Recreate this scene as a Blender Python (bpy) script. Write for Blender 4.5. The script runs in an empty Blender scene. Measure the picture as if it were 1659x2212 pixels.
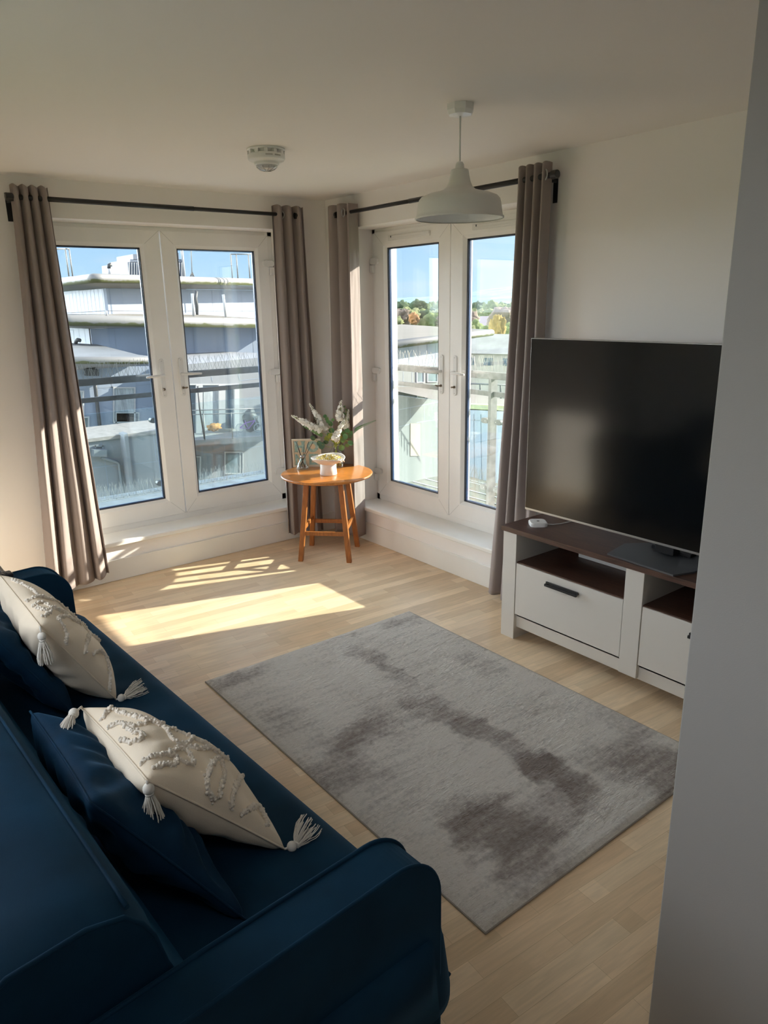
import bpy, bmesh, math, random
from mathutils import Vector, Matrix, Euler
from mathutils.bvhtree import BVHTree
from mathutils import noise as mnoise
random.seed(7)
PI = math.pi
S = bpy.context.scene
C = S.collection

# ------------------------------------------------------------------ camera
FPX, CU, CV = 1567.56, 829.5, 1106.0
CAM = Vector((-3.07028, -4.57571, 1.70160))
YAW, PITCH, ROLL = 0.658928, 0.280103, 0.0184048
_f = Vector((math.cos(PITCH)*math.sin(YAW), math.cos(PITCH)*math.cos(YAW), -math.sin(PITCH)))
_r = Vector((math.cos(YAW), -math.sin(YAW), 0)); _d = _f.cross(_r)
RIGHT = _r*math.cos(ROLL) + _d*math.sin(ROLL)
DOWN = _d*math.cos(ROLL) - _r*math.sin(ROLL)
FWD = _f
cam = bpy.data.cameras.new('camera'); camo = bpy.data.objects.new('camera', cam); C.objects.link(camo)
camo.matrix_world = Matrix(((RIGHT.x, -DOWN.x, -FWD.x, CAM.x), (RIGHT.y, -DOWN.y, -FWD.y, CAM.y), (RIGHT.z, -DOWN.z, -FWD.z, CAM.z), (0, 0, 0, 1)))
cam.sensor_fit = 'VERTICAL'; cam.sensor_height = 36.0; cam.lens = FPX*36.0/2212.0
cam.clip_start = 0.02; cam.clip_end = 5000
S.camera = camo

# ------------------------------------------------------------------ exposure, sky, sun
S.view_settings.view_transform = 'Standard'; S.view_settings.look = 'None'
S.view_settings.gamma = 1.0; S.view_settings.exposure = 2.2; S.view_settings.use_curve_mapping = False
S.cycles.use_denoising = True
S.cycles.max_bounces = 10; S.cycles.diffuse_bounces = 6; S.cycles.glossy_bounces = 4
S.cycles.transmission_bounces = 8; S.cycles.transparent_max_bounces = 16
S.cycles.sample_clamp_indirect = 6.0
S.cycles.caustics_reflective = False; S.cycles.caustics_refractive = False

SUN_DIR = Vector((-1.0, 0.32, -0.44)).normalized()      # the way the sunlight travels
SUN_POWER = 3.7
SKY_POWER = 0.265
sl = bpy.data.lights.new('sun', 'SUN'); sl.energy = SUN_POWER; sl.angle = math.radians(0.55); sl.color = (1.0, 0.92, 0.76)
so = bpy.data.objects.new('sun', sl); C.objects.link(so)
so.rotation_euler = SUN_DIR.to_track_quat('-Z', 'Y').to_euler()

# added fill lamp behind the camera, shaped as a flush ceiling panel
pa = bpy.data.lights.new('added_fill_lamp', 'AREA'); pa.shape = 'SQUARE'; pa.size = .55; pa.energy = 0.85; pa.color = (.93, .97, 1.0)
po = bpy.data.objects.new('added_fill_lamp', pa); C.objects.link(po); po.location = (-2.75, -4.75, 2.372)

W = bpy.data.worlds.new('sky'); S.world = W; W.use_nodes = True
wn = W.node_tree; wn.nodes.clear()
def wnode(t, **k):
    n = wn.nodes.new(t)
    for a, b in k.items(): setattr(n, a, b)
    return n
tc = wnode('ShaderNodeTexCoord'); sx = wnode('ShaderNodeSeparateXYZ'); wn.links.new(tc.outputs['Generated'], sx.inputs[0])
cr = wnode('ShaderNodeValToRGB'); wn.links.new(sx.outputs['Z'], cr.inputs[0])
els = cr.color_ramp.elements
els[0].position = 0.0; els[0].color = (0.55, 0.78, 0.95, 1)
els[1].position = 1.0; els[1].color = (0.10, 0.26, 0.62, 1)
e = els.new(0.02); e.color = (0.52, 0.77, 0.97, 1)
e = els.new(0.13); e.color = (0.33, 0.61, 0.96, 1)
e = els.new(0.35); e.color = (0.24, 0.50, 0.88, 1)
# thin clouds
mp = wnode('ShaderNodeMapping'); mp.inputs['Scale'].default_value = (3, 3, 14)
wn.links.new(tc.outputs['Generated'], mp.inputs[0])
ns = wnode('ShaderNodeTexNoise'); ns.inputs['Scale'].default_value = 2.2; ns.inputs['Detail'].default_value = 5
wn.links.new(mp.outputs[0], ns.inputs[0])
mr = wnode('ShaderNodeMapRange'); mr.inputs[1].default_value = 0.56; mr.inputs[2].default_value = 0.78; mr.inputs[3].default_value = 0; mr.inputs[4].default_value = 0.45
wn.links.new(ns.outputs[0], mr.inputs[0])
mx = wnode('ShaderNodeMix', data_type='RGBA'); wn.links.new(mr.outputs[0], mx.inputs[0]); wn.links.new(cr.outputs[0], mx.inputs[6])
mx.inputs[7].default_value = (0.80, 0.86, 0.93, 1)
# glow of sky around the sun
dp = wnode('ShaderNodeVectorMath', operation='DOT_PRODUCT'); wn.links.new(tc.outputs['Generated'], dp.inputs[0]); dp.inputs[1].default_value = -SUN_DIR
pw = wnode('ShaderNodeMath', operation='POWER', use_clamp=True); cl = wnode('ShaderNodeMath', operation='MAXIMUM'); cl.inputs[1].default_value = 0
wn.links.new(dp.outputs['Value'], cl.inputs[0]); wn.links.new(cl.outputs[0], pw.inputs[0]); pw.inputs[1].default_value = 5.0
ad = wnode('ShaderNodeMix', data_type='RGBA', blend_type='ADD'); wn.links.new(pw.outputs[0], ad.inputs[0]); wn.links.new(mx.outputs[2], ad.inputs[6])
ad.inputs[7].default_value = (5.0, 4.9, 4.9, 1)
# added bright cloud bank in the unseen north-west, there to light the room
dp2 = wnode('ShaderNodeVectorMath', operation='DOT_PRODUCT'); wn.links.new(tc.outputs['Generated'], dp2.inputs[0]); dp2.inputs[1].default_value = Vector((-.30, .92, .24)).normalized()
m2_ = wnode('ShaderNodeMapRange', interpolation_type='SMOOTHSTEP'); wn.links.new(dp2.outputs['Value'], m2_.inputs[0]); m2_.inputs[1].default_value = .86; m2_.inputs[2].default_value = .97
ad2 = wnode('ShaderNodeMix', data_type='RGBA', blend_type='ADD'); wn.links.new(m2_.outputs[0], ad2.inputs[0]); wn.links.new(ad.outputs[2], ad2.inputs[6]); ad2.inputs[7].default_value = (12, 13, 14, 1)
bg = wnode('ShaderNodeBackground'); bg.inputs[1].default_value = SKY_POWER; dp3 = wnode('ShaderNodeVectorMath', operation='DOT_PRODUCT'); wn.links.new(tc.outputs['Generated'], dp3.inputs[0]); dp3.inputs[1].default_value = Vector((-1, -.05, .22)).normalized()
m3_ = wnode('ShaderNodeMapRange', interpolation_type='SMOOTHSTEP'); wn.links.new(dp3.outputs['Value'], m3_.inputs[0]); m3_.inputs[1].default_value = .50; m3_.inputs[2].default_value = .90
ad3 = wnode('ShaderNodeMix', data_type='RGBA', blend_type='ADD'); wn.links.new(m3_.outputs[0], ad3.inputs[0]); wn.links.new(ad2.outputs[2], ad3.inputs[6]); ad3.inputs[7].default_value = (3.9, 3.95, 3.9, 1)  # another added bright bank, due west and unseen, feeding the added window
wn.links.new(ad3.outputs[2], bg.inputs[0])
ow = wnode('ShaderNodeOutputWorld'); wn.links.new(bg.outputs[0], ow.inputs[0])

# ------------------------------------------------------------------ measuring helpers
def ray(u, v): return (FWD + RIGHT*((u-CU)/FPX) + DOWN*((v-CV)/FPX))
def on(u, v, ax, val):
    d = ray(u, v); return CAM + d*((val-CAM[ax])/d[ax])
def onp(u, v, p, n):
    d = ray(u, v); p = Vector(p); n = Vector(n); return CAM + d*((p-CAM).dot(n)/d.dot(n))

# ------------------------------------------------------------------ materials
MATS = {}
def mat(name, col, rough=0.6, metal=0.0, bump=0.0, bscale=200.0, vary=0.0, vscale=8.0, spec=0.5, sheen=0.0, stretch=None, coat=0.0, alpha=None, sheencol=None):
    m = bpy.data.materials.new(name); m.use_nodes = True; nt = m.node_tree; b = nt.nodes['Principled BSDF']
    b.inputs['Base Color'].default_value = (*col, 1); b.inputs['Roughness'].default_value = rough; b.inputs['Metallic'].default_value = metal
    b.inputs['Specular IOR Level'].default_value = spec
    if sheen:
        b.inputs['Sheen Weight'].default_value = sheen; b.inputs['Sheen Roughness'].default_value = 0.35
        if sheencol: b.inputs['Sheen Tint'].default_value = (*sheencol, 1)
    if coat: b.inputs['Coat Weight'].default_value = coat; b.inputs['Coat Roughness'].default_value = 0.1
    t = nt.nodes.new('ShaderNodeTexCoord'); src = t.outputs['Object']
    if stretch:
        mpn = nt.nodes.new('ShaderNodeMapping'); mpn.inputs['Scale'].default_value = stretch; nt.links.new(src, mpn.inputs[0]); src = mpn.outputs[0]
    if vary:
        n = nt.nodes.new('ShaderNodeTexNoise'); n.inputs['Scale'].default_value = vscale; n.inputs['Detail'].default_value = 4; nt.links.new(src, n.inputs[0])
        r = nt.nodes.new('ShaderNodeValToRGB'); nt.links.new(n.outputs[0], r.inputs[0])
        r.color_ramp.elements[0].position = .3; r.color_ramp.elements[1].position = .7
        r.color_ramp.elements[0].color = (*[max(0, c*(1-vary)) for c in col], 1); r.color_ramp.elements[1].color = (*[min(1, c*(1+vary)) for c in col], 1)
        nt.links.new(r.outputs[0], b.inputs['Base Color'])
    if bump:
        n = nt.nodes.new('ShaderNodeTexNoise'); n.inputs['Scale'].default_value = bscale; n.inputs['Detail'].default_value = 3; nt.links.new(src, n.inputs[0])
        bp = nt.nodes.new('ShaderNodeBump'); bp.inputs['Strength'].default_value = bump; bp.inputs['Distance'].default_value = 0.002
        nt.links.new(n.outputs[0], bp.inputs['Height']); nt.links.new(bp.outputs[0], b.inputs['Normal'])
    MATS[name] = m; return m
def glassmat(name, tint=(0.96, 0.98, 0.98), ior=1.45, gl=(1, 1, 1), rough=0.0):
    m = bpy.data.materials.new(name); m.use_nodes = True; nt = m.node_tree; nt.nodes.clear()
    o = nt.nodes.new('ShaderNodeOutputMaterial'); mixn = nt.nodes.new('ShaderNodeMixShader'); tr = nt.nodes.new('ShaderNodeBsdfTransparent'); g = nt.nodes.new('ShaderNodeBsdfGlossy')
    lw_ = nt.nodes.new('ShaderNodeLayerWeight'); lw_.inputs[0].default_value = .5
    p5 = nt.nodes.new('ShaderNodeMath'); p5.operation = 'POWER'; p5.inputs[1].default_value = 5; nt.links.new(lw_.outputs['Facing'], p5.inputs[0])
    f0 = ((ior-1)/(ior+1))**2
    fr = nt.nodes.new('ShaderNodeMath'); fr.operation = 'MULTIPLY_ADD'; fr.inputs[1].default_value = 1-f0; fr.inputs[2].default_value = f0; nt.links.new(p5.outputs[0], fr.inputs[0])
    tr.inputs[0].default_value = (*tint, 1); g.inputs[0].default_value = (*gl, 1); g.inputs['Roughness'].default_value = rough
    nt.links.new(fr.outputs[0], mixn.inputs[0]); nt.links.new(tr.outputs[0], mixn.inputs[1]); nt.links.new(g.outputs[0], mixn.inputs[2]); nt.links.new(mixn.outputs[0], o.inputs[0])
    MATS[name] = m; return m

WALL = mat('wall_paint', (0.92, 0.885, 0.86), 0.7, bump=.12, bscale=350)
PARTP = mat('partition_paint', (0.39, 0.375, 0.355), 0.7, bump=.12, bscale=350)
CEIL = mat('ceiling_paint', (0.90, 0.86, 0.82), 0.8, bump=.08, bscale=300)
TRIM = mat('gloss_white', (0.88, 0.865, 0.83), 0.35, vary=.03, vscale=3)
UPVC = mat('upvc', (0.92, 0.905, 0.88), 0.32, vary=.03, vscale=4)
UGAP = mat('gasket', (0.05, 0.05, 0.06), 0.6)
SEAM = mat('mitre_seam', (0.45, 0.44, 0.42), 0.6)
WPLAST = mat('white_plastic', (0.80, 0.79, 0.77), 0.3)
SPACER = mat('spacer_bar', (0.05, 0.09, 0.2), 0.3)
GLASS = glassmat('window_glass', (.985, .99, .99))
RGLASS = glassmat('railing_glass', (0.90, 0.955, 0.965))
VGLASS = glassmat('vase_glass', (0.94, 0.97, 0.97), 1.6)
BLACK = mat('black_metal', (0.018, 0.018, 0.02), 0.4)
STEEL = mat('steel', (0.45, 0.45, 0.45), 0.3, metal=1.0)
CURT = mat('curtain_cloth', (0.30, 0.25, 0.235), 0.75, bump=.25, bscale=900, sheen=.35, sheencol=(.8, .7, .68))
BLUE = mat('blue_velvet', (0.0042, 0.027, 0.056), 0.75, bump=.2, bscale=700, vary=.3, vscale=5, sheen=.22, sheencol=(.08, .34, .62), spec=.12)
BLUE2 = mat('blue_velvet_dark', (0.0042, 0.025, 0.056), 0.7, bump=.3, bscale=60, vary=.35, vscale=8, sheen=.25, sheencol=(.08, .32, .58), spec=.12)
CREAM = mat('cream_cotton', (0.85, 0.725, 0.57), 0.9, bump=.3, bscale=500, vary=.05, vscale=6)
TUFT = mat('tufted_yarn', (0.80, 0.72, 0.62), 0.95, bump=1.0, bscale=260)
YARN = mat('tassel_yarn', (0.76, 0.71, 0.64), 0.9)
PINE = mat('orange_pine', (0.46, 0.165, 0.03), 0.3, vary=.25, vscale=14, stretch=(1, 8, 1), coat=.3)
PINEL = mat('orange_pine_leg', (0.34, 0.115, 0.024), 0.4, vary=.25, vscale=20, stretch=(4, 4, .6))
WALNUT = mat('dark_walnut', (0.075, 0.036, 0.024), 0.42, vary=.4, vscale=10, stretch=(14, 1, 14))
UNITW = mat('cabinet_white', (0.63, 0.595, 0.545), 0.45)
SCREEN = mat('tv_screen', (0.004, 0.005, 0.006), 0.13, spec=0.5)
SILVER = mat('tv_silver', (0.42, 0.42, 0.42), 0.35, metal=.8)
GREY = mat('stand_grey', (0.10, 0.105, 0.115), 0.4, metal=.3)
LAMPW = mat('lamp_enamel', (0.74, 0.72, 0.68), 0.4)
LAMPIN = mat('lamp_inside', (0.85, 0.86, 0.88), 0.4)
CERAM = mat('ceramic', (0.78, 0.76, 0.73), 0.45, bump=.6, bscale=40)
PETW = mat('petal_white', (0.90, 0.87, 0.80), 0.6)
PETY = mat('petal_yellow', (0.85, 0.68, 0.18), 0.6)
FLOR = mat('blossom', (0.96, 0.92, 0.85), 0.6, vary=.06, vscale=60)
LEAF = mat('leaf_green', (0.10, 0.22, 0.08), 0.5, vary=.3, vscale=30)
LEAFD = mat('leaf_dark', (0.05, 0.12, 0.065), 0.5, vary=.3, vscale=30)
LEAFY = mat('leaf_olive', (0.28, 0.30, 0.04), 0.5, vary=.3, vscale=30)
BINB = mat('bin_black', (0.02, 0.02, 0.022), 0.3)
BING = mat('bin_grey', (0.10, 0.10, 0.10), 0.35)
KEYM = mat('key_metal', (0.25, 0.2, 0.15), 0.4, metal=1)

# ------------------------------------------------------------------ mesh builder
class MB:
    def __init__(s): s.v = []; s.f = []; s.m = []; s.sm = []
    def add(s, vs, fs, mi=0, smooth=False):
        o = len(s.v); s.v += [tuple(v) for v in vs]
        for f in fs: s.f.append(tuple(i+o for i in f)); s.m.append(mi); s.sm.append(smooth)
        return s
    def box(s, a, b, mi=0, M=None):
        x0, x1 = sorted((a[0], b[0])); y0, y1 = sorted((a[1], b[1])); z0, z1 = sorted((a[2], b[2]))
        vs = [Vector(p) for p in ((x0,y0,z0),(x1,y0,z0),(x1,y1,z0),(x0,y1,z0),(x0,y0,z1),(x1,y0,z1),(x1,y1,z1),(x0,y1,z1))]
        if M is not None: vs = [M @ v for v in vs]
        return s.add(vs, [(3,2,1,0),(4,5,6,7),(0,1,5,4),(1,2,6,5),(2,3,7,6),(3,0,4,7)], mi)
    def hexa(s, bot, top, mi=0):
        return s.add(list(bot)+list(top), [(3,2,1,0),(4,5,6,7),(0,1,5,4),(1,2,6,5),(2,3,7,6),(3,0,4,7)], mi)
    def prism(s, poly, axis, a, b, mi=0, smooth=False):
        n = len(poly)
        def mk(p, t):
            if axis == 0: return (t, p[0], p[1])
            if axis == 1: return (p[0], t, p[1])
            return (p[0], p[1], t)
        vs = [mk(p, a) for p in poly]+[mk(p, b) for p in poly]
        s.add(vs, [tuple(range(n))[::-1], tuple(range(n, 2*n))], mi)
        s.add(vs, [(i, (i+1) % n, n+(i+1) % n, n+i) for i in range(n)], mi, smooth)
        return s
    def tube(s, pts, r, n=10, mi=0, cap=True, closed=False):
        pts = [Vector(p) for p in pts]; k = len(pts); rs = r if isinstance(r, (list, tuple)) else [r]*k
        vs = []; up = None
        for i, p in enumerate(pts):
            if closed: t = (pts[(i+1) % k]-pts[i-1]).normalized()
            else: t = (pts[min(i+1, k-1)]-pts[max(i-1, 0)]).normalized()
            if up is None: up = Vector((0,0,1)) if abs(t.z) < .9 else Vector((1,0,0))
            a = t.cross(up).normalized(); b = a.cross(t).normalized(); up = b
            for j in range(n):
                an = 2*PI*j/n; vs.append(p + (a*math.cos(an)+b*math.sin(an))*rs[i])
        fs = []
        for i in range(k if closed else k-1):
            i2 = (i+1) % k
            for j in range(n): fs.append((i*n+j, i*n+(j+1) % n, i2*n+(j+1) % n, i2*n+j))
        s.add(vs, fs, mi, True)
        if cap and not closed:
            o = len(s.v)-len(vs)
            s.f.append(tuple(o+j for j in range(n))[::-1]); s.m.append(mi); s.sm.append(False)
            s.f.append(tuple(o+(k-1)*n+j for j in range(n))); s.m.append(mi); s.sm.append(False)
        return s
    def lathe(s, prof, c=(0,0,0), n=32, mi=0, smooth=True, sxy=(1,1), M=None):
        vs = []
        for r, z in prof:
            for j in range(n):
                a = 2*PI*j/n; v = Vector((c[0]+r*math.cos(a)*sxy[0], c[1]+r*math.sin(a)*sxy[1], c[2]+z)); vs.append(M @ v if M is not None else v)
        fs = [(i*n+j, i*n+(j+1) % n, (i+1)*n+(j+1) % n, (i+1)*n+j) for i in range(len(prof)-1) for j in range(n)]
        return s.add(vs, fs, mi, smooth)
    def ball(s, c, r, mi=0, n=10, k=6, sc=(1,1,1)):
        c = Vector(c); vs = [c+Vector((0,0,-r*sc[2]))]; fs = []
        for i in range(1, k):
            t = -PI/2+PI*i/k
            for j in range(n): a = 2*PI*j/n; vs.append(c+Vector((r*sc[0]*math.cos(t)*math.cos(a), r*sc[1]*math.cos(t)*math.sin(a), r*sc[2]*math.sin(t))))
        vs.append(c+Vector((0,0,r*sc[2]))); L = len(vs)-1
        for j in range(n):
            fs.append((0, 1+(j+1) % n, 1+j)); fs.append((L, L-n+j, L-n+(j+1) % n))
        for i in range(k-2):
            for j in range(n): fs.append((1+i*n+j, 1+i*n+(j+1) % n, 1+(i+1)*n+(j+1) % n, 1+(i+1)*n+j))
        return s.add(vs, fs, mi, True)
    def disc(s, c, u, v, n=12, mi=0, fold=0.0):
        c = Vector(c); u = Vector(u); v = Vector(v); w = u.cross(v).normalized()*u.length
        vs = [c]+[c+u*math.cos(2*PI*j/n)+v*math.sin(2*PI*j/n)+w*fold*math.sin(2*PI*j/n)**2 for j in range(n)]
        return s.add(vs, [(0, 1+j, 1+(j+1) % n) for j in range(n)], mi, True)
    def build(s, name, mats, parent=None, bevel=0, seg=2, origin=None, thick=0, subd=0):
        me = bpy.data.meshes.new(name); vs = s.v
        if origin is not None: o = Vector(origin); vs = [tuple(Vector(v)-o) for v in vs]
        me.from_pydata(vs, [], s.f)
        for m in (mats if isinstance(mats, (list, tuple)) else [mats]): me.materials.append(m)
        me.polygons.foreach_set('material_index', s.m); me.polygons.foreach_set('use_smooth', s.sm); me.update()
        bm = bmesh.new(); bm.from_mesh(me); bmesh.ops.recalc_face_normals(bm, faces=bm.faces); bm.to_mesh(me); bm.free()
        ob = bpy.data.objects.new(name, me); C.objects.link(ob)
        if origin is not None: ob.location = origin
        if parent is not None:
            ob.parent = parent
            if origin is None: pass
            ob.matrix_parent_inverse = pinv(parent)
        if thick: md = ob.modifiers.new('t', 'SOLIDIFY'); md.thickness = thick; md.offset = 0
        if subd: md = ob.modifiers.new('s', 'SUBSURF'); md.levels = subd; md.render_levels = subd
        if bevel:
            md = ob.modifiers.new('b', 'BEVEL'); md.width = bevel; md.segments = seg; md.limit_method = 'ANGLE'; md.angle_limit = math.radians(40); md.harden_normals = True
        return ob
def wmat(o):
    m = Matrix.LocRotScale(o.location, o.rotation_euler, o.scale)
    return (wmat(o.parent) @ o.matrix_parent_inverse @ m) if o.parent else m
def pinv(o): return wmat(o).inverted()
def thing(name, label, cat, loc=(0,0,0), group=None, kind=None, rz=0):
    o = bpy.data.objects.new(name, None); C.objects.link(o); o.location = loc; o.empty_display_size = .05; o.rotation_euler = (0,0,rz)
    o['label'] = label; o['category'] = cat
    if group: o['group'] = group
    if kind: o['kind'] = kind
    return o
def tag(o, label=None, cat=None, group=None, kind=None):
    if label: o['label'] = label
    if cat: o['category'] = cat
    if group: o['group'] = group
    if kind: o['kind'] = kind
    return o
def sempty(name, loc=(0,0,0), label=None):
    o = bpy.data.objects.new(name, None); C.objects.link(o); o.location = loc; o['kind'] = 'structure'
    if label: o['label'] = label; o['category'] = 'door' if 'door' in name else 'trim'
    return o
def copy_tree(o, parent=None):
    c = o.copy(); C.objects.link(c)
    if parent is not None: c.parent = parent; c.matrix_parent_inverse = o.matrix_parent_inverse.copy()
    for ch in [x for x in bpy.data.objects if x.parent == o]: copy_tree(ch, c)
    return c
def rrect(w, h, r, n=6):
    out = []
    for cx, cy, a0 in ((w/2-r, h/2-r, 0), (-w/2+r, h/2-r, 90), (-w/2+r, -h/2+r, 180), (w/2-r, -h/2+r, 270)):
        for i in range(n+1): a = math.radians(a0+90*i/n); out.append((cx+r*math.cos(a), cy+r*math.sin(a)))
    return out

# ================================================================== ROOM SHELL
H = 2.40; XL = -3.32; YN = -7.2; WT = 0.36; WB = 0.42
OZ0, OZ1 = 0.235, 2.195
AL, AR = -1.97, -0.33                                   # door opening in the back wall
BL, BR = -1.91, -0.27                                   # door opening in the right wall
# floor boards
def floor_mat():
    m = bpy.data.materials.new('laminate_floor'); m.use_nodes = True; nt = m.node_tree; b = nt.nodes['Principled BSDF']
    t = nt.nodes.new('ShaderNodeTexCoord'); mp_ = nt.nodes.new('ShaderNodeMapping'); mp_.inputs['Rotation'].default_value = (0, 0, math.radians(4))
    nt.links.new(t.outputs['Object'], mp_.inputs[0])
    def brick(w, h, off, c1, c2, ms, mc):
        k = nt.nodes.new('ShaderNodeTexBrick'); k.offset = off; k.inputs['Scale'].default_value = 1; k.inputs['Brick Width'].default_value = w; k.inputs['Row Height'].default_value = h
        k.inputs['Mortar Size'].default_value = ms; k.inputs['Mortar Smooth'].default_value = .3; k.inputs['Color1'].default_value = c1; k.inputs['Color2'].default_value = c2; k.inputs['Mortar'].default_value = mc
        nt.links.new(mp_.outputs[0], k.inputs[0]); return k
    k1 = brick(.43, .0645, .37, (.68, .49, .31, 1), (.80, .62, .42, 1), .0005, (.48, .34, .20, 1))
    k2 = brick(.61, .0645, .61, (.93, .93, .92, 1), (1.07, 1.06, 1.06, 1), .0, (1, 1, 1, 1))
    g = nt.nodes.new('ShaderNodeMapping'); g.inputs['Scale'].default_value = (2.2, 26, 1); nt.links.new(mp_.outputs[0], g.inputs[0])
    n = nt.nodes.new('ShaderNodeTexNoise'); n.inputs['Scale'].default_value = 2.2; n.inputs['Detail'].default_value = 6; n.inputs['Distortion'].default_value = 1.2; nt.links.new(g.outputs[0], n.inputs[0])
    r = nt.nodes.new('ShaderNodeMapRange'); r.inputs[1].default_value = .3; r.inputs[2].default_value = .75; r.inputs[3].default_value = .88; r.inputs[4].default_value = 1.08; nt.links.new(n.outputs[0], r.inputs[0])
    m1 = nt.nodes.new('ShaderNodeMix'); m1.data_type = 'RGBA'; m1.blend_type = 'MULTIPLY'; m1.inputs[0].default_value = 1; nt.links.new(k1.outputs[0], m1.inputs[6]); nt.links.new(k2.outputs[0], m1.inputs[7])
    m2 = nt.nodes.new('ShaderNodeMix'); m2.data_type = 'RGBA'; m2.blend_type = 'MULTIPLY'; m2.inputs[0].default_value = 1; nt.links.new(m1.outputs[2], m2.inputs[6]); nt.links.new(r.outputs[0], m2.inputs[7])
    nt.links.new(m2.outputs[2], b.inputs['Base Color']); b.inputs['Roughness'].default_value = .32; b.inputs['Specular IOR Level'].default_value = .45
    return m
FLOOR = floor_mat()
ob = MB().box((XL-.2, YN-.2, -.12), (WB, WT, 0)).build('floor', FLOOR); tag(ob, kind='structure')
ob = MB().box((XL-.2, YN-.2, H), (WB+.5, WT+.5, H+.2)).build('ceiling', CEIL); tag(ob, kind='structure')
def mA(a, d, z): return (a, d, z)
def mBm(a, d, z): return (d, a, z)
# wall with the left pair of doors
w = MB().box((XL-.2, 0, 0), (AL, WT, H)).box((AR, 0, 0), (WB, WT, H)).box((AL, 0, 0), (AR, WT, OZ0)).box((AL, 0, OZ1), (AR, WT, H))
tag(w.build('wall_back', WALL), kind='structure')
w = MB().box((0, YN-.2, 0), (WB, BL, H)).box((0, BR, 0), (WB, 0, H)).box((0, BL, 0), (WB, BR, OZ0)).box((0, BL, OZ1), (WB, BR, H))
tag(w.build('wall_right', WALL), kind='structure')
WY0, WY1, WZ0, WZ1 = -3.35, -1.70, .98, 2.12            # window added out of view behind the sofa to let in fill light
tag(MB().box((XL-.2, YN-.2, 0), (XL, WY0, H)).box((XL-.2, WY1, 0), (XL, 0, H)).box((XL-.2, WY0, 0), (XL, WY1, WZ0)).box((XL-.2, WY0, WZ1), (XL, WY1, H)).box((XL, -.85, 0), (-2.80, 0, H)).build('wall_left', WALL), kind='structure')
w1_ = sempty('added_fill_window', (XL-.1, (WY0+WY1)/2, WZ0)); w1_['label'] = 'white window added out of view behind the sofa to let in fill light'; w1_['category'] = 'window'
m = MB()
for (a, b, c, d) in ((WY0, WY0+.06, WZ0, WZ1), (WY1-.06, WY1, WZ0, WZ1), (WY0, WY1, WZ0, WZ0+.06), (WY0, WY1, WZ1-.06, WZ1), ((WY0+WY1)/2-.03, (WY0+WY1)/2+.03, WZ0, WZ1)): m.box((XL-.14, a, c), (XL-.08, b, d))
m.build('fill_window_frame', UPVC, w1_, bevel=.004)
MB().box((XL-.115, WY0+.05, WZ0+.05), (XL-.109, WY1-.05, WZ1-.05)).build('glass_pane', GLASS, w1_)
tag(MB().box((XL, YN-.2, 0), (0, YN, H)).build('wall_near', WALL), kind='structure')
PX, PY = -1.752, -3.886
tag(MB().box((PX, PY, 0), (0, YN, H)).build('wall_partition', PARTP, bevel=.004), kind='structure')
# baseboards
def skirt(name, poly): return tag(poly.build(name, TRIM, bevel=.004), kind='structure')
skirt('baseboard_back', MB().box((-2.80, -.016, 0), (0, 0, .14)))
skirt('baseboard_right', MB().box((-.016, PY, 0), (0, -.016, .14)))
skirt('baseboard_left', MB().box((XL, YN, 0), (XL+.016, -.866, .14)).box((-2.80, -.866, 0), (-2.784, -.016, .14)))
# window boards
tag(MB().box((AL, -.032, .232), (AR, .20, .262)).build('trim_1', TRIM, bevel=.008, seg=3), kind='structure')
tag(MB().box((-.032, BL, .232), (.20, BR, .262)).build('trim_2', TRIM, bevel=.008, seg=3), kind='structure')

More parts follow.
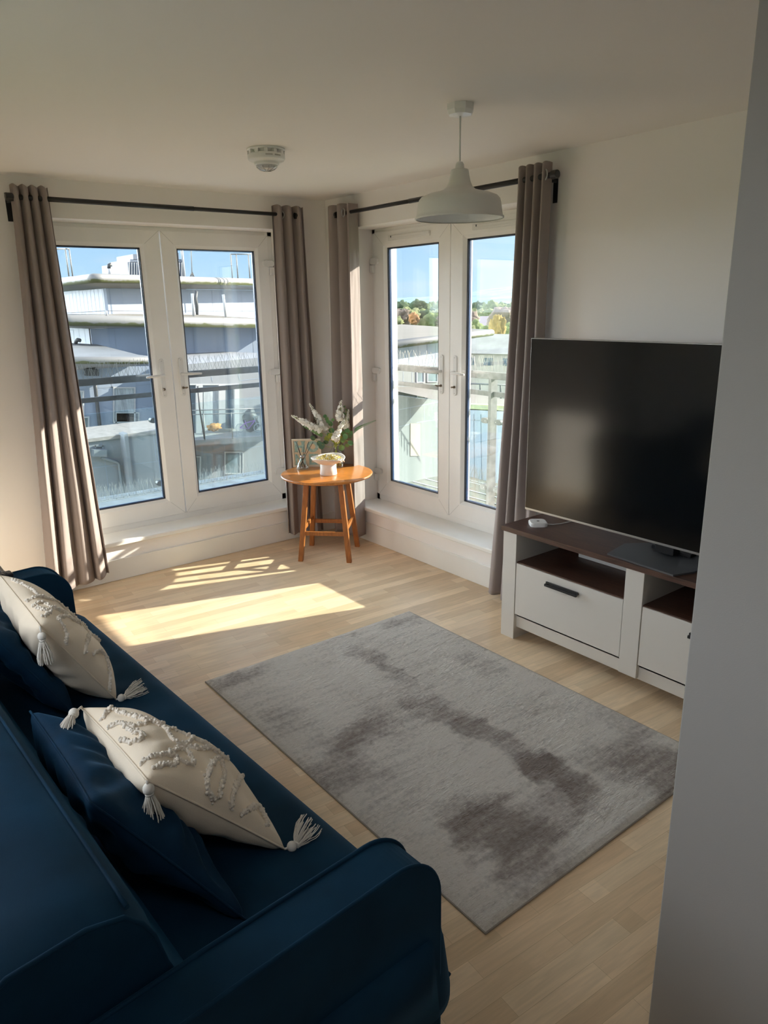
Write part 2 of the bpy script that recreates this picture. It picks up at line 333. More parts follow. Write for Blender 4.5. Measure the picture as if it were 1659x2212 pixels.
# ------------------------------------------------------------------ french doors
DEP = 0.19                                              # inner face of the door leaves behind the wall face
def french_pair(mp, OL, OR_, gap, first, names, labels, vents, levers):
    fr = MB()                                           # outer frame
    zb, zt = OZ0+.0, OZ1
    for (a0, a1, z0, z1) in ((OL, OL+.035, zb, zt), (OR_-.035, OR_, zb, zt), (OL, OR_, zb, zb+.07), (OL, OR_, zt-.03, zt)):
        fr.box(mp(a0, DEP+.012, z0), mp(a1, DEP+.085, z1))
    o = fr.build('trim_%d' % first, UPVC, bevel=.003); tag(o, kind='structure')
    leafz0, leafz1 = .302, 2.172; gz0, gz1 = .425, 2.066
    leaves = [(OL+.04, gap-.004, -1), (gap+.004, OR_-.04, 1)]
    for (a0, a1, side), nm, lb, lv in zip(leaves, names, labels, levers):
        D = sempty(nm, mp((a0+a1)/2, DEP+.03, leafz0), lb)
        if side < 0: g0, g1 = a0+.118, a1-.138+.008
        else: g0, g1 = a0+.10, a1-.118
        g0, g1 = lv['g']
        m = MB(); f0, f1 = DEP, DEP+.065; ch = .022; gd = DEP+.020
        O = [(a0, leafz0), (a1, leafz0), (a1, leafz1), (a0, leafz1)]; I = [(g0-ch, gz0-ch), (g1+ch, gz0-ch), (g1+ch, gz1+ch), (g0-ch, gz1+ch)]; G = [(g0, gz0), (g1, gz0), (g1, gz1), (g0, gz1)]
        vs = [mp(a, f0, z) for a, z in O]+[mp(a, f0, z) for a, z in I]+[mp(a, gd, z) for a, z in G]+[mp(a, f1, z) for a, z in G]+[mp(a, f1, z) for a, z in O]
        fs = []
        for r_ in range(5):
            q = ((r_+1) % 5)
            for i in range(4): fs.append((r_*4+i, r_*4+(i+1) % 4, q*4+(i+1) % 4, q*4+i))
        m.add(vs, fs); m.build('leaf_frame', UPVC, D, bevel=.002)
        sm = MB()
        for (p, q) in zip(O, G):                        # the mitre joints
            dx, dz = q[0]-p[0], q[1]-p[1]; L = math.hypot(dx, dz); nx, nz = -dz/L*.0007, dx/L*.0007
            t = 1-ch*1.3/abs(dx) if dx else 1
            e1 = (p[0]+dx*t, p[1]+dz*t)
            sm.add([mp(p[0]+nx, f0-.0006, p[1]+nz), mp(p[0]-nx, f0-.0006, p[1]-nz), mp(e1[0]-nx, f0-.0006, e1[1]-nz), mp(e1[0]+nx, f0-.0006, e1[1]+nz)], [(0, 1, 2, 3)])
        sm.build('joint_line', SEAM, D)
        gk = MB()
        for (x0, x1, z0, z1) in ((g0-.001, g0+.004, gz0, gz1), (g1-.004, g1+.001, gz0, gz1), (g0, g1, gz0-.001, gz0+.004), (g0, g1, gz1-.004, gz1+.001)):
            gk.box(mp(x0, gd-.001, z0), mp(x1, gd+.006, z1))
        gk.build('gasket', UGAP, D)
        sp_ = MB()
        for (x0, x1, z0, z1) in ((g0+.003, g0+.010, gz0, gz1), (g1-.010, g1-.003, gz0, gz1), (g0, g1, gz0+.003, gz0+.009), (g0, g1, gz1-.009, gz1-.003)):
            sp_.box(mp(x0, gd+.010, z0), mp(x1, gd+.024, z1))
        sp_.build('spacer', SPACER, D)
        MB().box(mp(g0-.004, gd+.006, gz0-.004), mp(g1+.004, gd+.010, gz1+.004)).build('glass_pane', GLASS, D)
        MB().box(mp(g0-.004, gd+.024, gz0-.004), mp(g1+.004, gd+.028, gz1+.004)).build('glass_pane', GLASS, D)
        # handle
        ha = lv['h']; dr = lv['dir']
        hp = MB(); pl = [(ha+x, 1.247+z) for x, z in rrect(.032, .255, .0155)]
        n = len(pl); vs = [mp(a, f0-.009, z) for a, z in pl]+[mp(a, f0, z) for a, z in pl]
        hp.add(vs, [tuple(range(n)), tuple(range(n, 2*n))]+[(i, (i+1) % n, n+(i+1) % n, n+i) for i in range(n)])
        h = hp.build('handle_plate', WPLAST, D, bevel=.003)
        pts = [mp(ha, f0-.008, 1.268), mp(ha, f0-.035, 1.268), mp(ha+dr*.012, f0-.048, 1.268), mp(ha+dr*.05, f0-.050, 1.267), mp(ha+dr*.09, f0-.050, 1.266), mp(ha+dr*.125, f0-.046, 1.264)]
        MB().tube(pts, [.009, .009, .010, .0095, .0085, .006], 12).build('lever', WPLAST, D)
        kk = MB().lathe([(0, 0), (.0085, 0), (.0085, .006), (0, .006)], n=14)
        kk.v = [mp(ha+v[0], f0-.009-v[2], 1.175+v[1]) for v in kk.v]
        kk.box(mp(ha-.0012, f0-.030, 1.170), mp(ha+.0012, f0-.012, 1.180)); kk.build('lock', KEYM, D)
        kb = MB(); kb.tube([mp(ha, f0-.028, 1.175), mp(ha+dr*.006, f0-.040, 1.176), mp(ha+dr*.02, f0-.043, 1.178)], [.003, .006, .0045], 8); kb.build('key', KEYM, D)
        sc_ = MB()
        for zz in (1.36, 1.135): sc_.box(mp(ha-.0025, f0-.0098, zz-.0025), mp(ha+.0025, f0-.009, zz+.0025))
        sc_.build('screw', SEAM, D)
        # hinges on the outer stile
        ea = a1 if side > 0 else a0
        for hz in (1.985, 1.232, .487):
            hg = MB(); s_ = -side; c0 = ea+s_*.010
            pl = [(c0+x, hz+z) for x, z in rrect(.088, .044, .020)]
            vs = [mp(a, f0-.020, z) for a, z in pl]+[mp(a, f0, z) for a, z in pl]; n = len(pl)
            hg.add(vs, [tuple(range(n)), tuple(range(n, 2*n))]+[(i, (i+1) % n, n+(i+1) % n, n+i) for i in range(n)])
            hg.box(mp(ea+side*.004, f0-.018, hz-.078), mp(ea+side*.034, f0+.01, hz-.024))
            hg.build('hinge', WPLAST, D, bevel=.004)
        if vents:
            v0, v1 = lv['v']; vt = MB().box(mp(v0, f0-.010, 2.108), mp(v1, f0, 2.140)).box(mp(v0, f0-.016, 2.121), mp(v1-.02, f0-.010, 2.138))
            V = vt.build('trickle_vent', WPLAST, D, bevel=.003)
            MB().box(mp(v1-.045, f0-.018, 2.125), mp(v1-.038, f0-.010, 2.136)).build('catch', UGAP, V)
french_pair(mA, AL, AR, -1.150, 3, ('door_1', 'door_2'),
    ('white french door leaf beside the left window curtain, its lever pointing left', 'white french door leaf with the bicycle balcony seen through its glass'), False,
    [dict(g=(-1.82, -1.282), h=-1.224, dir=-1), dict(g=(-1.035, -.472), h=-1.090, dir=1)])
french_pair(mBm, BL, BR, -1.086, 4, ('door_4', 'door_3'),
    ('white french door leaf partly hidden by the curtain beside the television', 'white french door leaf nearest the round corner table, long vent on top'), True,
    [dict(g=(-1.74, -1.215), h=-1.141, dir=-1, v=(-1.66, -1.28)), dict(g=(-.957, -.432), h=-1.014, dir=1, v=(-.90, -.475))])

# ================================================================== SOFA
SO = Vector((-2.235, -2.50, 0)); SR = math.radians(3.0)
sofa = thing('sofa', 'deep blue velvet sofa with piped arms along the left side', 'sofa', SO, rz=SR)
SM = wmat(sofa)
def sofa_build(m, name, mats, bevel=0, seg=4, parent=None, subd=0):
    m.v = [tuple(SM @ Vector(v)) for v in m.v]
    return m.build(name, mats, parent or sofa, bevel=bevel, seg=seg, subd=subd)
def grid_slab(x0, x1, y0, y1, z0, z1, nx, ny, fn):
    """closed slab whose top surface is shaped by fn(x, y) and whose sides are rounded"""
    m = MB(); vs = []; fs = []
    for i in range(nx+1):
        for j in range(ny+1):
            x = x0+(x1-x0)*i/nx; y = y0+(y1-y0)*j/ny; vs.append((x, y, fn(x, y)))
    k = lambda i, j: i*(ny+1)+j
    for i in range(nx):
        for j in range(ny): fs.append((k(i, j), k(i+1, j), k(i+1, j+1), k(i, j+1)))
    edge = [(i, 0) for i in range(nx)]+[(nx, j) for j in range(ny)]+[(i, ny) for i in range(nx, 0, -1)]+[(0, j) for j in range(ny, 0, -1)]
    n = len(edge); base = len(vs)
    for (i, j) in edge: v = vs[k(i, j)]; vs.append((v[0], v[1], z0))
    for t in range(n):
        a = k(*edge[t]); b = k(*edge[(t+1) % n]); fs.append((a, b, base+(t+1) % n, base+t))
    fs.append(tuple(range(base, base+n)))
    return m.add(vs, fs, 0, True)
def rnd(t, e):                                           # 0..1 rounding near an edge
    t = min(1, max(0, t/e)); return math.sqrt(max(0, 1-(1-t)**2))
Y0, Y1 = -1.175, 1.140                                   # outer sides of the arms
def seat_z(x, y):
    ex = rnd(-x+.006, .09); ey = min(rnd(y-Y0+.012, .08) if x > -.10 else 1, rnd(Y1-y, .08) if x > -.10 else 1)
    crown = .018*math.sin(PI*min(1, max(0, (x+.75)/.75)))
    wr = .0045*math.sin(y*34+6*mnoise.noise(Vector((x*3, y*2, 1))))*max(0, math.sin(PI*min(1, max(0, (x+.45)/.42))))*max(0, 1-abs(y-.05)/.75)
    return .245 + (.185+crown)*min(ex, ey)**.6 + wr
seat = MB()
sv = grid_slab(-.80, 0.006, Y0-.012, Y1, .225, .43, 44, 150, seat_z)
def round_plan(v, r=.10):
    x, y, z = v
    for cy, sg in ((Y0-.012+r, -1), (Y1-r, 1)):
        cx = .006-r; dx, dy = x-cx, (y-cy)*sg
        if dx > 0 and dy > 0:
            mx_ = max(dx, dy); L = math.hypot(dx, dy); k = mx_/L if L else 1
            return (cx+dx*k, cy+dy*k*sg, z)
    return v
sv.v = [round_plan(v) for v in sv.v]
sofa_build(sv, 'seat_cushion', BLUE)
m = MB().box((-.80, Y0+.02, .07), (-.13, Y1-.02, .232)); sofa_build(m, 'base', BLUE2, bevel=.012)
pp = [(-.012, Y0+.03+(Y1-Y0-.06)*i/60, .250) for i in range(61)]
m = MB().tube([SM.inverted() @ (SM @ Vector(p)) for p in pp], .005, 8); sofa_build(m, 'front_piping', BLUE2)
# arms
def arm_profile():
    p = [(-.075, .04)]
    for i in range(13):
        a = PI/2*i/12; p.append((-.19+.115*math.cos(a)+.0, .535+.115*math.sin(a)))
    p += [(-.55, .645), (-.93, .628), (-.93, .04)]
    return p
for (ya, yb) in ((Y0, Y0+.105), (Y1-.118, Y1)):
    pr = arm_profile()
    m = MB().prism(pr, 1, ya, yb)
    a_ = sofa_build(m, 'armrest', BLUE, bevel=.013, seg=4)
    for yy in (ya+.004, yb-.004):
        pts = [(x+.002, yy, z+.001) for x, z in pr[:-1]]
        # smooth the corner
        sofa_build(MB().tube(pts, .0048, 8), 'arm_piping', BLUE, parent=a_)
# back cushion
def back_part():
    ya, yb = Y0+.115, Y1-.125
    prof = [(-.49, .40), (-.515, .46), (-.570, .58), (-.597, .66), (-.613, .73), (-.630, .765), (-.658, .796), (-.72, .812), (-.84, .803), (-.895, .77), (-.92, .70), (-.94, .30), (-.70, .25), (-.52, .30)]
    m = MB(); n = len(prof); ny = 40; vs = []
    for j in range(ny+1):
        t = j/ny; y = ya+(yb-ya)*t; e = min(1, min(t, 1-t)/.03); e = math.sqrt(1-(1-e)**2)
        for (x, z) in prof:
            cx, cz = -.68, .55; k = .93+.07*e
            vs.append((cx+(x-cx)*k, y, cz+(z-cz)*k))
    fs = [(j*n+i, j*n+(i+1) % n, (j+1)*n+(i+1) % n, (j+1)*n+i) for j in range(ny) for i in range(n)]
    m.add(vs, fs, 0, True); m.add(vs[:n], [tuple(range(n))], 0); m.add(vs[-n:], [tuple(range(n))], 0)
    b = sofa_build(m, 'back_cushion', BLUE)
    s = MB()
    s.tube([(-.650, ya+.012+(yb-ya-.024)*i/40, .789) for i in range(41)], .0045, 8)
    sofa_build(s, 'top_piping', BLUE, parent=b)
    s = MB(); q = [(-.68+(x+.68)*.94, ya+.003, .55+(z-.55)*.94) for x, z in prof[:11]]
    s.tube(q, .0045, 8); sofa_build(s, 'side_piping', BLUE, parent=b)
back_part()
for (lx, ly) in ((-.10, Y0+.06), (-.10, Y1-.06), (-.88, Y0+.06), (-.88, Y1-.06)):
    sofa_build(MB().lathe([(0, 0), (.018, 0), (.024, .065), (0, .065)], (lx, ly, 0), 16), 'leg', BLACK)

# ================================================================== CUSHIONS
def pillow(name, label, A, B, Cc, Dd, bulge, material, group=None, wr=.5, seed=1, pinch=.10):
    """A, B, Cc, Dd: corners in order; bulge: half thickness at the middle"""
    A, B, Cc, Dd = map(Vector, (A, B, Cc, Dd)); ctr = (A+B+Cc+Dd)/4
    nrm = (B-A).cross(Dd-A).normalized()
    if nrm.x < 0: nrm = -nrm
    root = thing(name, label, 'cushion', ctr, group)
    N = 44; m = MB(); vs = []; fs = []
    def edge(u, v):
        pu = pinch*(1-(2*v-1)**2)*0; 
        # sides bow inward between the corners
        uu = .5+(u-.5)*(1-pinch*(1-(2*v-1)**2)); vv = .5+(v-.5)*(1-pinch*(1-(2*u-1)**2))
        return A*(1-uu)*(1-vv)+B*(1-uu)*vv+Cc*uu*vv+Dd*uu*(1-vv)
    for side in (1, -1):
        for i in range(N+1):
            for j in range(N+1):
                u, v = i/N, j/N; h = bulge*(max(0, 1-(2*u-1)**2)*max(0, 1-(2*v-1)**2))**.42
                p = edge(u, v)
                w = mnoise.noise(Vector((u*3.1+seed, v*3.1, seed)))*.022*wr
                a = math.atan2(v-.5, u-.5); rr = math.hypot(u-.5, v-.5)
                w += .007*wr*math.sin(a*16+seed)*max(0, rr-.18)*2.2
                e = min(u, v, 1-u, 1-v)*8
                vs.append(p+nrm*side*(h+w*min(1, e)))
    n1 = (N+1)**2
    for i in range(N):
        for j in range(N):
            a, b, c, d = i*(N+1)+j, (i+1)*(N+1)+j, (i+1)*(N+1)+j+1, i*(N+1)+j+1
            fs.append((a, b, c, d)); fs.append((n1+d, n1+c, n1+b, n1+a))
    m.add(vs, fs, 0, True)
    ob = m.build('cushion_cover', material, root)
    bm = bmesh.new(); bm.from_mesh(ob.data); bmesh.ops.remove_doubles(bm, verts=bm.verts, dist=.0006); bmesh.ops.recalc_face_normals(bm, faces=bm.faces); bm.to_mesh(ob.data)
    tree = BVHTree.FromBMesh(bm); bm.free()
    rim = [edge(i/20, 0) for i in range(20)]+[edge(1, j/20) for j in range(20)]+[edge(1-i/20, 1) for i in range(20)]+[edge(0, 1-j/20) for j in range(20)]
    MB().tube(rim, .0028, 6, closed=True).build('seam_piping', material, root)
    return root, tree, nrm
def smooth_path(pts, k=5):
    out = []
    for i in range(len(pts)-1):
        p0 = pts[max(i-1, 0)]; p1 = pts[i]; p2 = pts[i+1]; p3 = pts[min(i+2, len(pts)-1)]
        for s in range(k):
            t = s/k; out.append(.5*((2*p1)+(p2-p0)*t+(2*p0-5*p1+4*p2-p3)*t*t+(3*p1-p0-3*p2+p3)*t**3))
    out.append(pts[-1]); return out
def tufts(root, tree, paths, conv, r=.0085):
    for path in paths:
        uv = smooth_path([Vector((*conv(*q), 0)) for q in path], 8); pts = []
        for q in uv:
            d = ray(q.x, q.y).normalized(); loc, nn, idx, dist = tree.ray_cast(CAM, d)
            if loc is None: continue
            if pts and (loc-pts[-1]).length > .12: continue
            pts.append(loc - d*.002)
        if len(pts) < 3: continue
        # even spacing then knobbly loops
        dense = [pts[0]]
        for q in pts[1:]:
            while (q-dense[-1]).length > .0055: dense.append(dense[-1]+(q-dense[-1]).normalized()*.005)
        m = MB(); rg = random.Random(len(dense))
        m.tube(dense, r*.62, 7)
        for q in dense:
            for _ in range(3):
                o = Vector((rg.uniform(-1, 1), rg.uniform(-1, 1), rg.uniform(-1, 1)))*r*.62
                m.ball(q+o, r*rg.uniform(.42, .6), n=6, k=4)
        m.build('tufted_motif', TUFT, root)
def tassel(root, p, head_dir, skirt_dir, L=.075, cord=.03, seed=3, spread=.55):
    rg = random.Random(seed); p = Vector(p); hd = Vector(head_dir).normalized(); sd = Vector(skirt_dir).normalized()
    h = p+hd*cord
    a = MB(); a.tube([p, p+hd*cord*.5, h], .0028, 8); a.ball(h+hd*.010, .0125, n=12, k=8, sc=(1, 1, 1.1)); a.tube([h+hd*.020-sd*.001, h+hd*.020+sd*.004], .0095, 10)
    t = a.build('tassel_head', YARN, root)
    q = h+hd*.022
    u = sd.cross(Vector((.3, .2, 1))).normalized() if abs(sd.z) < .9 else Vector((1, 0, 0)); v = sd.cross(u)
    m = MB()
    for i in range(64):
        an = rg.uniform(0, 2*PI); rr = math.sqrt(rg.random()); l = L*rg.uniform(.8, 1.05)
        o = (u*math.cos(an)+v*math.sin(an))*rr; pts = []
        for s in range(6):
            tt = s/5; w = .006+(.020*math.sin(tt*PI*.55))*spread*1.6
            pp = q+sd*l*tt+o*w+Vector((rg.uniform(-1, 1), rg.uniform(-1, 1), rg.uniform(-1, 1)))*.0012
            pts.append(pp)
        m.tube(pts, .0012, 4, cap=False)
    m.build('tassel_skirt', YARN, root)
# near cream cushion
A, B, Cn = Vector((-2.685, -2.82, .735)), Vector((-2.672, -3.237, .755)), Vector((-2.381, -3.271, .445))
D = Vector((-2.42, -2.83, .45))
root, tree, nr = pillow('throw_cushion', 'cream tasselled cushion nearest the camera, leaning on the sofa', A, B, Cn, D, .088, CREAM, wr=1.0, seed=4, pinch=.05)
c2 = lambda x, y: (100+x/2.676, 1500+y/2.676)
tufts(root, tree, [
 [(375,78),(350,105),(325,150)], [(400,92),(470,118),(540,138),(600,152),(680,182),(760,213),(840,250),(930,293),(1000,343),(1070,385),(1150,445),(1205,512),(1245,582),(1290,650),(1335,705)],
 [(370,190),(430,165),(500,185),(570,165),(590,140)], [(450,180),(500,215),(560,225),(540,265),(480,275),(430,260)],
 [(620,160),(690,200),(730,260),(800,290),(850,250)], [(810,295),(880,315),(950,310),(1020,370)],
 [(550,400),(600,360),(680,345),(740,360),(740,410),(680,405),(625,430)], [(690,345),(780,310),(830,350),(850,400),(800,395),(750,370)],
 [(965,615),(930,540),(935,460),(965,390),(1000,370),(1025,450),(1010,530),(990,605)], [(1130,460),(1100,520),(1075,590),(1070,665)],
 [(1130,690),(1180,655),(1230,650),(1260,700),(1280,765)]], c2)
tassel(root, A+Vector((0, 0, .004)), (-.40, -.60, .18), (-.42, -.42, -.45), .075, .045, 3)
tassel(root, B, (0.05, -.02, -1), (0.02, -.03, -1), .080, .012, 4)
tassel(root, Cn+Vector((0, 0, .0)), (1, -.35, .12), (.95, .55, .05), .075, .008, 5, .9)
# far cream cushion
A, B, Cn = Vector((-2.692, -1.965, .845)), Vector((-2.670, -2.385, .80)), Vector((-2.464, -2.315, .447)); D = Vector((-2.486, -1.905, .47))
root, tree, nr = pillow('throw_cushion', 'cream tasselled cushion farther away, beside the window end arm', A, B, Cn, D, .088, CREAM, wr=1.0, seed=9, pinch=.05)
c1 = lambda x, y: (x/4.81, 1100+y/4.81)
tufts(root, tree, [
 [(130,735),(220,775),(330,835),(400,895),(490,925),(600,965),(700,1045),(780,1115),(850,1185),(920,1275),(1000,1345),(1080,1425),(1145,1505),(1180,1600),(1210,1735)],
 [(280,960),(350,920),(450,910)], [(340,1010),(430,970),(520,1010),(620,1050),(700,1100)], [(380,1020),(450,1045),(530,1050),(490,1090),(445,1125)],
 [(600,1140),(680,1110),(760,1150),(830,1190)], [(610,1140),(660,1220),(690,1310),(690,1400)], [(930,1290),(900,1400),(880,1500)],
 [(960,1500),(1030,1470),(1090,1510),(1120,1600),(1140,1750),(1140,1880)]], c1)
tassel(root, B, (0.0, -.05, -1), (0.02, .02, -1), .078, .022, 13)
tassel(root, Cn, (1, -.3, .12), (.95, .35, .02), .075, .006, 15, .9)
# blue cushions behind them
pillow('scatter_cushion', 'plain blue velvet cushion behind the nearest cream cushion', (-2.795, -2.78, .75), (-2.79, -3.25, .765), (-2.555, -3.405, .450), (-2.60, -2.92, .455), .066, BLUE2, wr=1.6, seed=2, pinch=.08)
pillow('scatter_cushion', 'plain blue velvet cushion behind the farther cream cushion', (-2.82, -1.78, .79), (-2.80, -2.26, .79), (-2.60, -2.36, .455), (-2.64, -1.88, .455), .062, BLUE2, wr=1.6, seed=5, pinch=.08)

# ================================================================== REMOTE AND BIN
ra = SM @ Vector((-.36, Y1-.055, .656)); rm = thing('remote_control', 'black remote control lying on the far sofa arm', 'remote control', ra, rz=SR+math.radians(2))
RM = wmat(rm)
m = MB().box((-.085, -.024, 0), (.085, .024, .018)); m.v = [tuple(RM @ Vector(v)) for v in m.v]; m.build('body', BINB, rm, bevel=.006, seg=3)
m = MB()
for i in range(9):
    for j in range(3): m.box((-.065+i*.015, -.015+j*.013, .018), (-.056+i*.015, -.008+j*.013, .0205))
m.v = [tuple(RM @ Vector(v)) for v in m.v]; m.build('buttons', BING, rm)
bn = thing('pedal_bin', 'tall dark grey bin with black lid behind the sofa, cut by frame edge', 'bin', (-2.70, -1.02, 0))
def taper(m, cx, cy, z0, z1, w0, w1, d0, d1): return m.hexa([(cx-w0, cy-d0, z0), (cx+w0, cy-d0, z0), (cx+w0, cy+d0, z0), (cx-w0, cy+d0, z0)], [(cx-w1, cy-d1, z1), (cx+w1, cy-d1, z1), (cx+w1, cy+d1, z1), (cx-w1, cy+d1, z1)])
taper(MB(), -2.70, -1.02, 0, .53, .125, .155, .10, .13).build('body', BING, bn, bevel=.015)
taper(MB(), -2.70, -1.02, .53, .565, .168, .165, .14, .14).build('rim', BINB, bn, bevel=.008)
taper(MB(), -2.70, -1.02, .565, .64, .155, .10, .13, .08).build('lid', BINB, bn, bevel=.02, seg=4)

# ================================================================== RUG
def rug_mat():
    m = bpy.data.materials.new('rug_pile'); m.use_nodes = True; nt = m.node_tree; b = nt.nodes['Principled BSDF']; N_ = nt.nodes.new; Lk = nt.links.new
    t = N_('ShaderNodeTexCoord'); wp = N_('ShaderNodeTexNoise'); wp.inputs['Scale'].default_value = 9; wp.inputs['Detail'].default_value = 5; Lk(t.outputs['Object'], wp.inputs[0])
    wv = N_('ShaderNodeVectorMath'); wv.operation = 'MULTIPLY_ADD'; Lk(wp.outputs['Color'], wv.inputs[0]); wv.inputs[1].default_value = (.24, .20, 0); Lk(t.outputs['Object'], wv.inputs[2])
    sp = N_('ShaderNodeSeparateXYZ'); Lk(wv.outputs[0], sp.inputs[0])
    def mth(op, a, b_=None, c=None, cl=False):
        n = N_('ShaderNodeMath'); n.operation = op; n.use_clamp = cl
        for i, q in enumerate((a, b_, c)):
            if q is None: continue
            if isinstance(q, (int, float)): n.inputs[i].default_value = q
            else: Lk(q, n.inputs[i])
        return n.outputs[0]
    n1 = N_('ShaderNodeTexNoise'); n1.inputs['Scale'].default_value = 2.3; n1.inputs['Detail'].default_value = 4; Lk(t.outputs['Object'], n1.inputs[0])
    n2 = N_('ShaderNodeTexNoise'); n2.inputs['Scale'].default_value = 60; n2.inputs['Detail'].default_value = 3; Lk(t.outputs['Object'], n2.inputs[0])
    mg = N_('ShaderNodeMapping'); mg.inputs['Scale'].default_value = (1.2, 9, 1); Lk(t.outputs['Object'], mg.inputs[0])
    n3 = N_('ShaderNodeTexNoise'); n3.inputs['Scale'].default_value = 4; n3.inputs['Detail'].default_value = 5; Lk(mg.outputs[0], n3.inputs[0])
    tot = None
    for (u0, v0, hx, hy, wgt) in RUGP:
        c = on(u0, v0, 2, 0)
        dx = mth('DIVIDE', mth('ABSOLUTE', mth('SUBTRACT', sp.outputs[0], c.x+.12)), hx); dy = mth('DIVIDE', mth('ABSOLUTE', mth('SUBTRACT', sp.outputs[1], c.y+.10)), hy)
        d = mth('MAXIMUM', dx, dy); k = N_('ShaderNodeMapRange'); k.interpolation_type = 'SMOOTHSTEP'; Lk(d, k.inputs[0]); k.inputs[1].default_value = .40; k.inputs[2].default_value = 1.5; k.inputs[3].default_value = wgt*.95; k.inputs[4].default_value = 0
        tot = k.outputs[0] if tot is None else mth('ADD', tot, k.outputs[0])
    f = mth('ADD', tot, mth('MULTIPLY', mth('SUBTRACT', n1.outputs[0], .5), .9)); f = mth('ADD', f, mth('MULTIPLY', mth('SUBTRACT', n2.outputs[0], .5), .85)); f = mth('ADD', f, mth('MULTIPLY', mth('SUBTRACT', n3.outputs[0], .5), 1.0))
    r = N_('ShaderNodeValToRGB'); Lk(f, r.inputs[0]); e = r.color_ramp.elements
    e[0].position = 0; e[0].color = (.68, .62, .555, 1); e[1].position = 1; e[1].color = (.19, .145, .12, 1)
    q = e.new(.25); q.color = (.54, .49, .44, 1); q = e.new(.6); q.color = (.33, .28, .245, 1)
    Lk(r.outputs[0], b.inputs['Base Color']); b.inputs['Roughness'].default_value = .95; b.inputs['Sheen Weight'].default_value = .2
    mb_ = N_('ShaderNodeMapping'); mb_.inputs['Scale'].default_value = (.55, 2.0, 1); mb_.inputs['Rotation'].default_value = (0, 0, -.12); Lk(t.outputs['Object'], mb_.inputs[0])
    nb = N_('ShaderNodeTexNoise'); nb.inputs['Scale'].default_value = 75; nb.inputs['Detail'].default_value = 4; nb.inputs['Roughness'].default_value = .65; Lk(mb_.outputs[0], nb.inputs[0])
    bp = N_('ShaderNodeBump'); bp.inputs['Strength'].default_value = 1.0; bp.inputs['Distance'].default_value = .013; Lk(nb.outputs[0], bp.inputs['Height']); Lk(bp.outputs[0], b.inputs['Normal'])
    return m
RUGP = [(1075,1800,.13,.14,.75), (1410,1660,.17,.17,.7), (1210,1685,.07,.16,.6), (1100,1620,.06,.22,.55), (960,1550,.08,.20,.55), (775,1590,.14,.09,.55), (720,1670,.16,.14,.45), (820,1440,.05,.22,.5),
        (520,1470,.16,.05,.45), (1040,1440,.06,.16,.35), (1210,1760,.13,.10,.35), (880,1345,.14,.05,.4), (620,1560,.08,.12,.3), (1150,1890,.12,.06,.3), (1330,1560,.05,.12,.25), (990,1750,.10,.08,.25)]
RUG = rug_mat(); RUGB = mat('rug_binding', (.30, .26, .22), .9)
rg_ = thing('area_rug', 'large rectangular rug with blurred beige, grey and brown patches', 'rug', (-1.245, -2.54, 0))
RX0, RX1, RY0, RY1 = -1.872, -.618, -3.456, -1.625
MB().box((RX0, RY0, .0), (RX1, RY1, .007)).build('binding', RUGB, rg_, bevel=.003)
m = MB(); nx, ny = 150, 220; vs = []; fs = []
for i in range(nx+1):
    for j in range(ny+1):
        x = RX0+.004+(RX1-RX0-.008)*i/nx; y = RY0+.004+(RY1-RY0-.008)*j/ny; e = min(1, min(i, nx-i, j, ny-j)/2)
        vs.append((x, y, .0071+e*(.007+.0045*mnoise.noise(Vector((x*55, y*110, 0))))))
for i in range(nx):
    for j in range(ny): a = i*(ny+1)+j; fs.append((a, a+ny+1, a+ny+2, a+1))
m.add(vs, fs, 0, True); m.build('pile', RUG, rg_)

# ================================================================== TV UNIT
ux0, ux1, uy0, uy1 = -.425, -.022, -3.71, -2.15
tu = thing('tv_unit', 'white low cabinet with a dark wood top under the television', 'tv cabinet', (-.22, -2.93, 0))
MB().box((-.432, uy0-.006, .577), (ux1, uy1+.008, .603)).build('top', WALNUT, tu, bevel=.002)
for (a, b) in ((-2.243, -2.155), (-3.705, -3.617)): MB().box((ux0, a, 0), (ux1, b, .577)).build('side_panel', UNITW, tu, bevel=.002)
MB().box((ux0, -2.965, .075), (ux1, -2.874, .577)).build('divider', UNITW, tu, bevel=.002)
MB().box((-.032, -3.617, .10), (ux1, -2.243, .577)).build('back_panel', WALNUT, tu)
MB().box((-.405, -3.617, .066), (-.385, -2.243, .139)).build('plinth_rail', UNITW, tu, bevel=.002)
MB().box((-.405, -3.617, .128), (ux1, -2.243, .142)).build('bottom_board', UNITW, tu)
for (a, b) in ((-2.874, -2.243), (-3.617, -2.965)):
    MB().box((-.415, a, .410), (-.034, b, .428)).build('shelf', WALNUT, tu)
    dr = MB().box((-.423, a+.003, .144), (-.405, b-.003, .422)).build('drawer_front', UNITW, tu, bevel=.0015)
    c = (a+b)/2+.013-(.012 if b < -2.9 else 0)
    hb = MB().box((-.452, c-.094, .368), (-.440, c+.094, .380)).box((-.441, c-.094, .380), (-.432, c+.094, .3885)).box((-.441, c-.09, .372), (-.423, c-.082, .380)).box((-.441, c+.082, .372), (-.423, c+.09, .380))
    hb.build('handle', BLACK, dr, bevel=.001)
tag(MB().box((-.125, -2.72, .4285), (-.075, -2.40, .452)).build('set_top_box', WPLAST, bevel=.003, origin=(-.10, -2.56, .4285)), 'slim white box lying at the back of the open cabinet shelf', 'box')

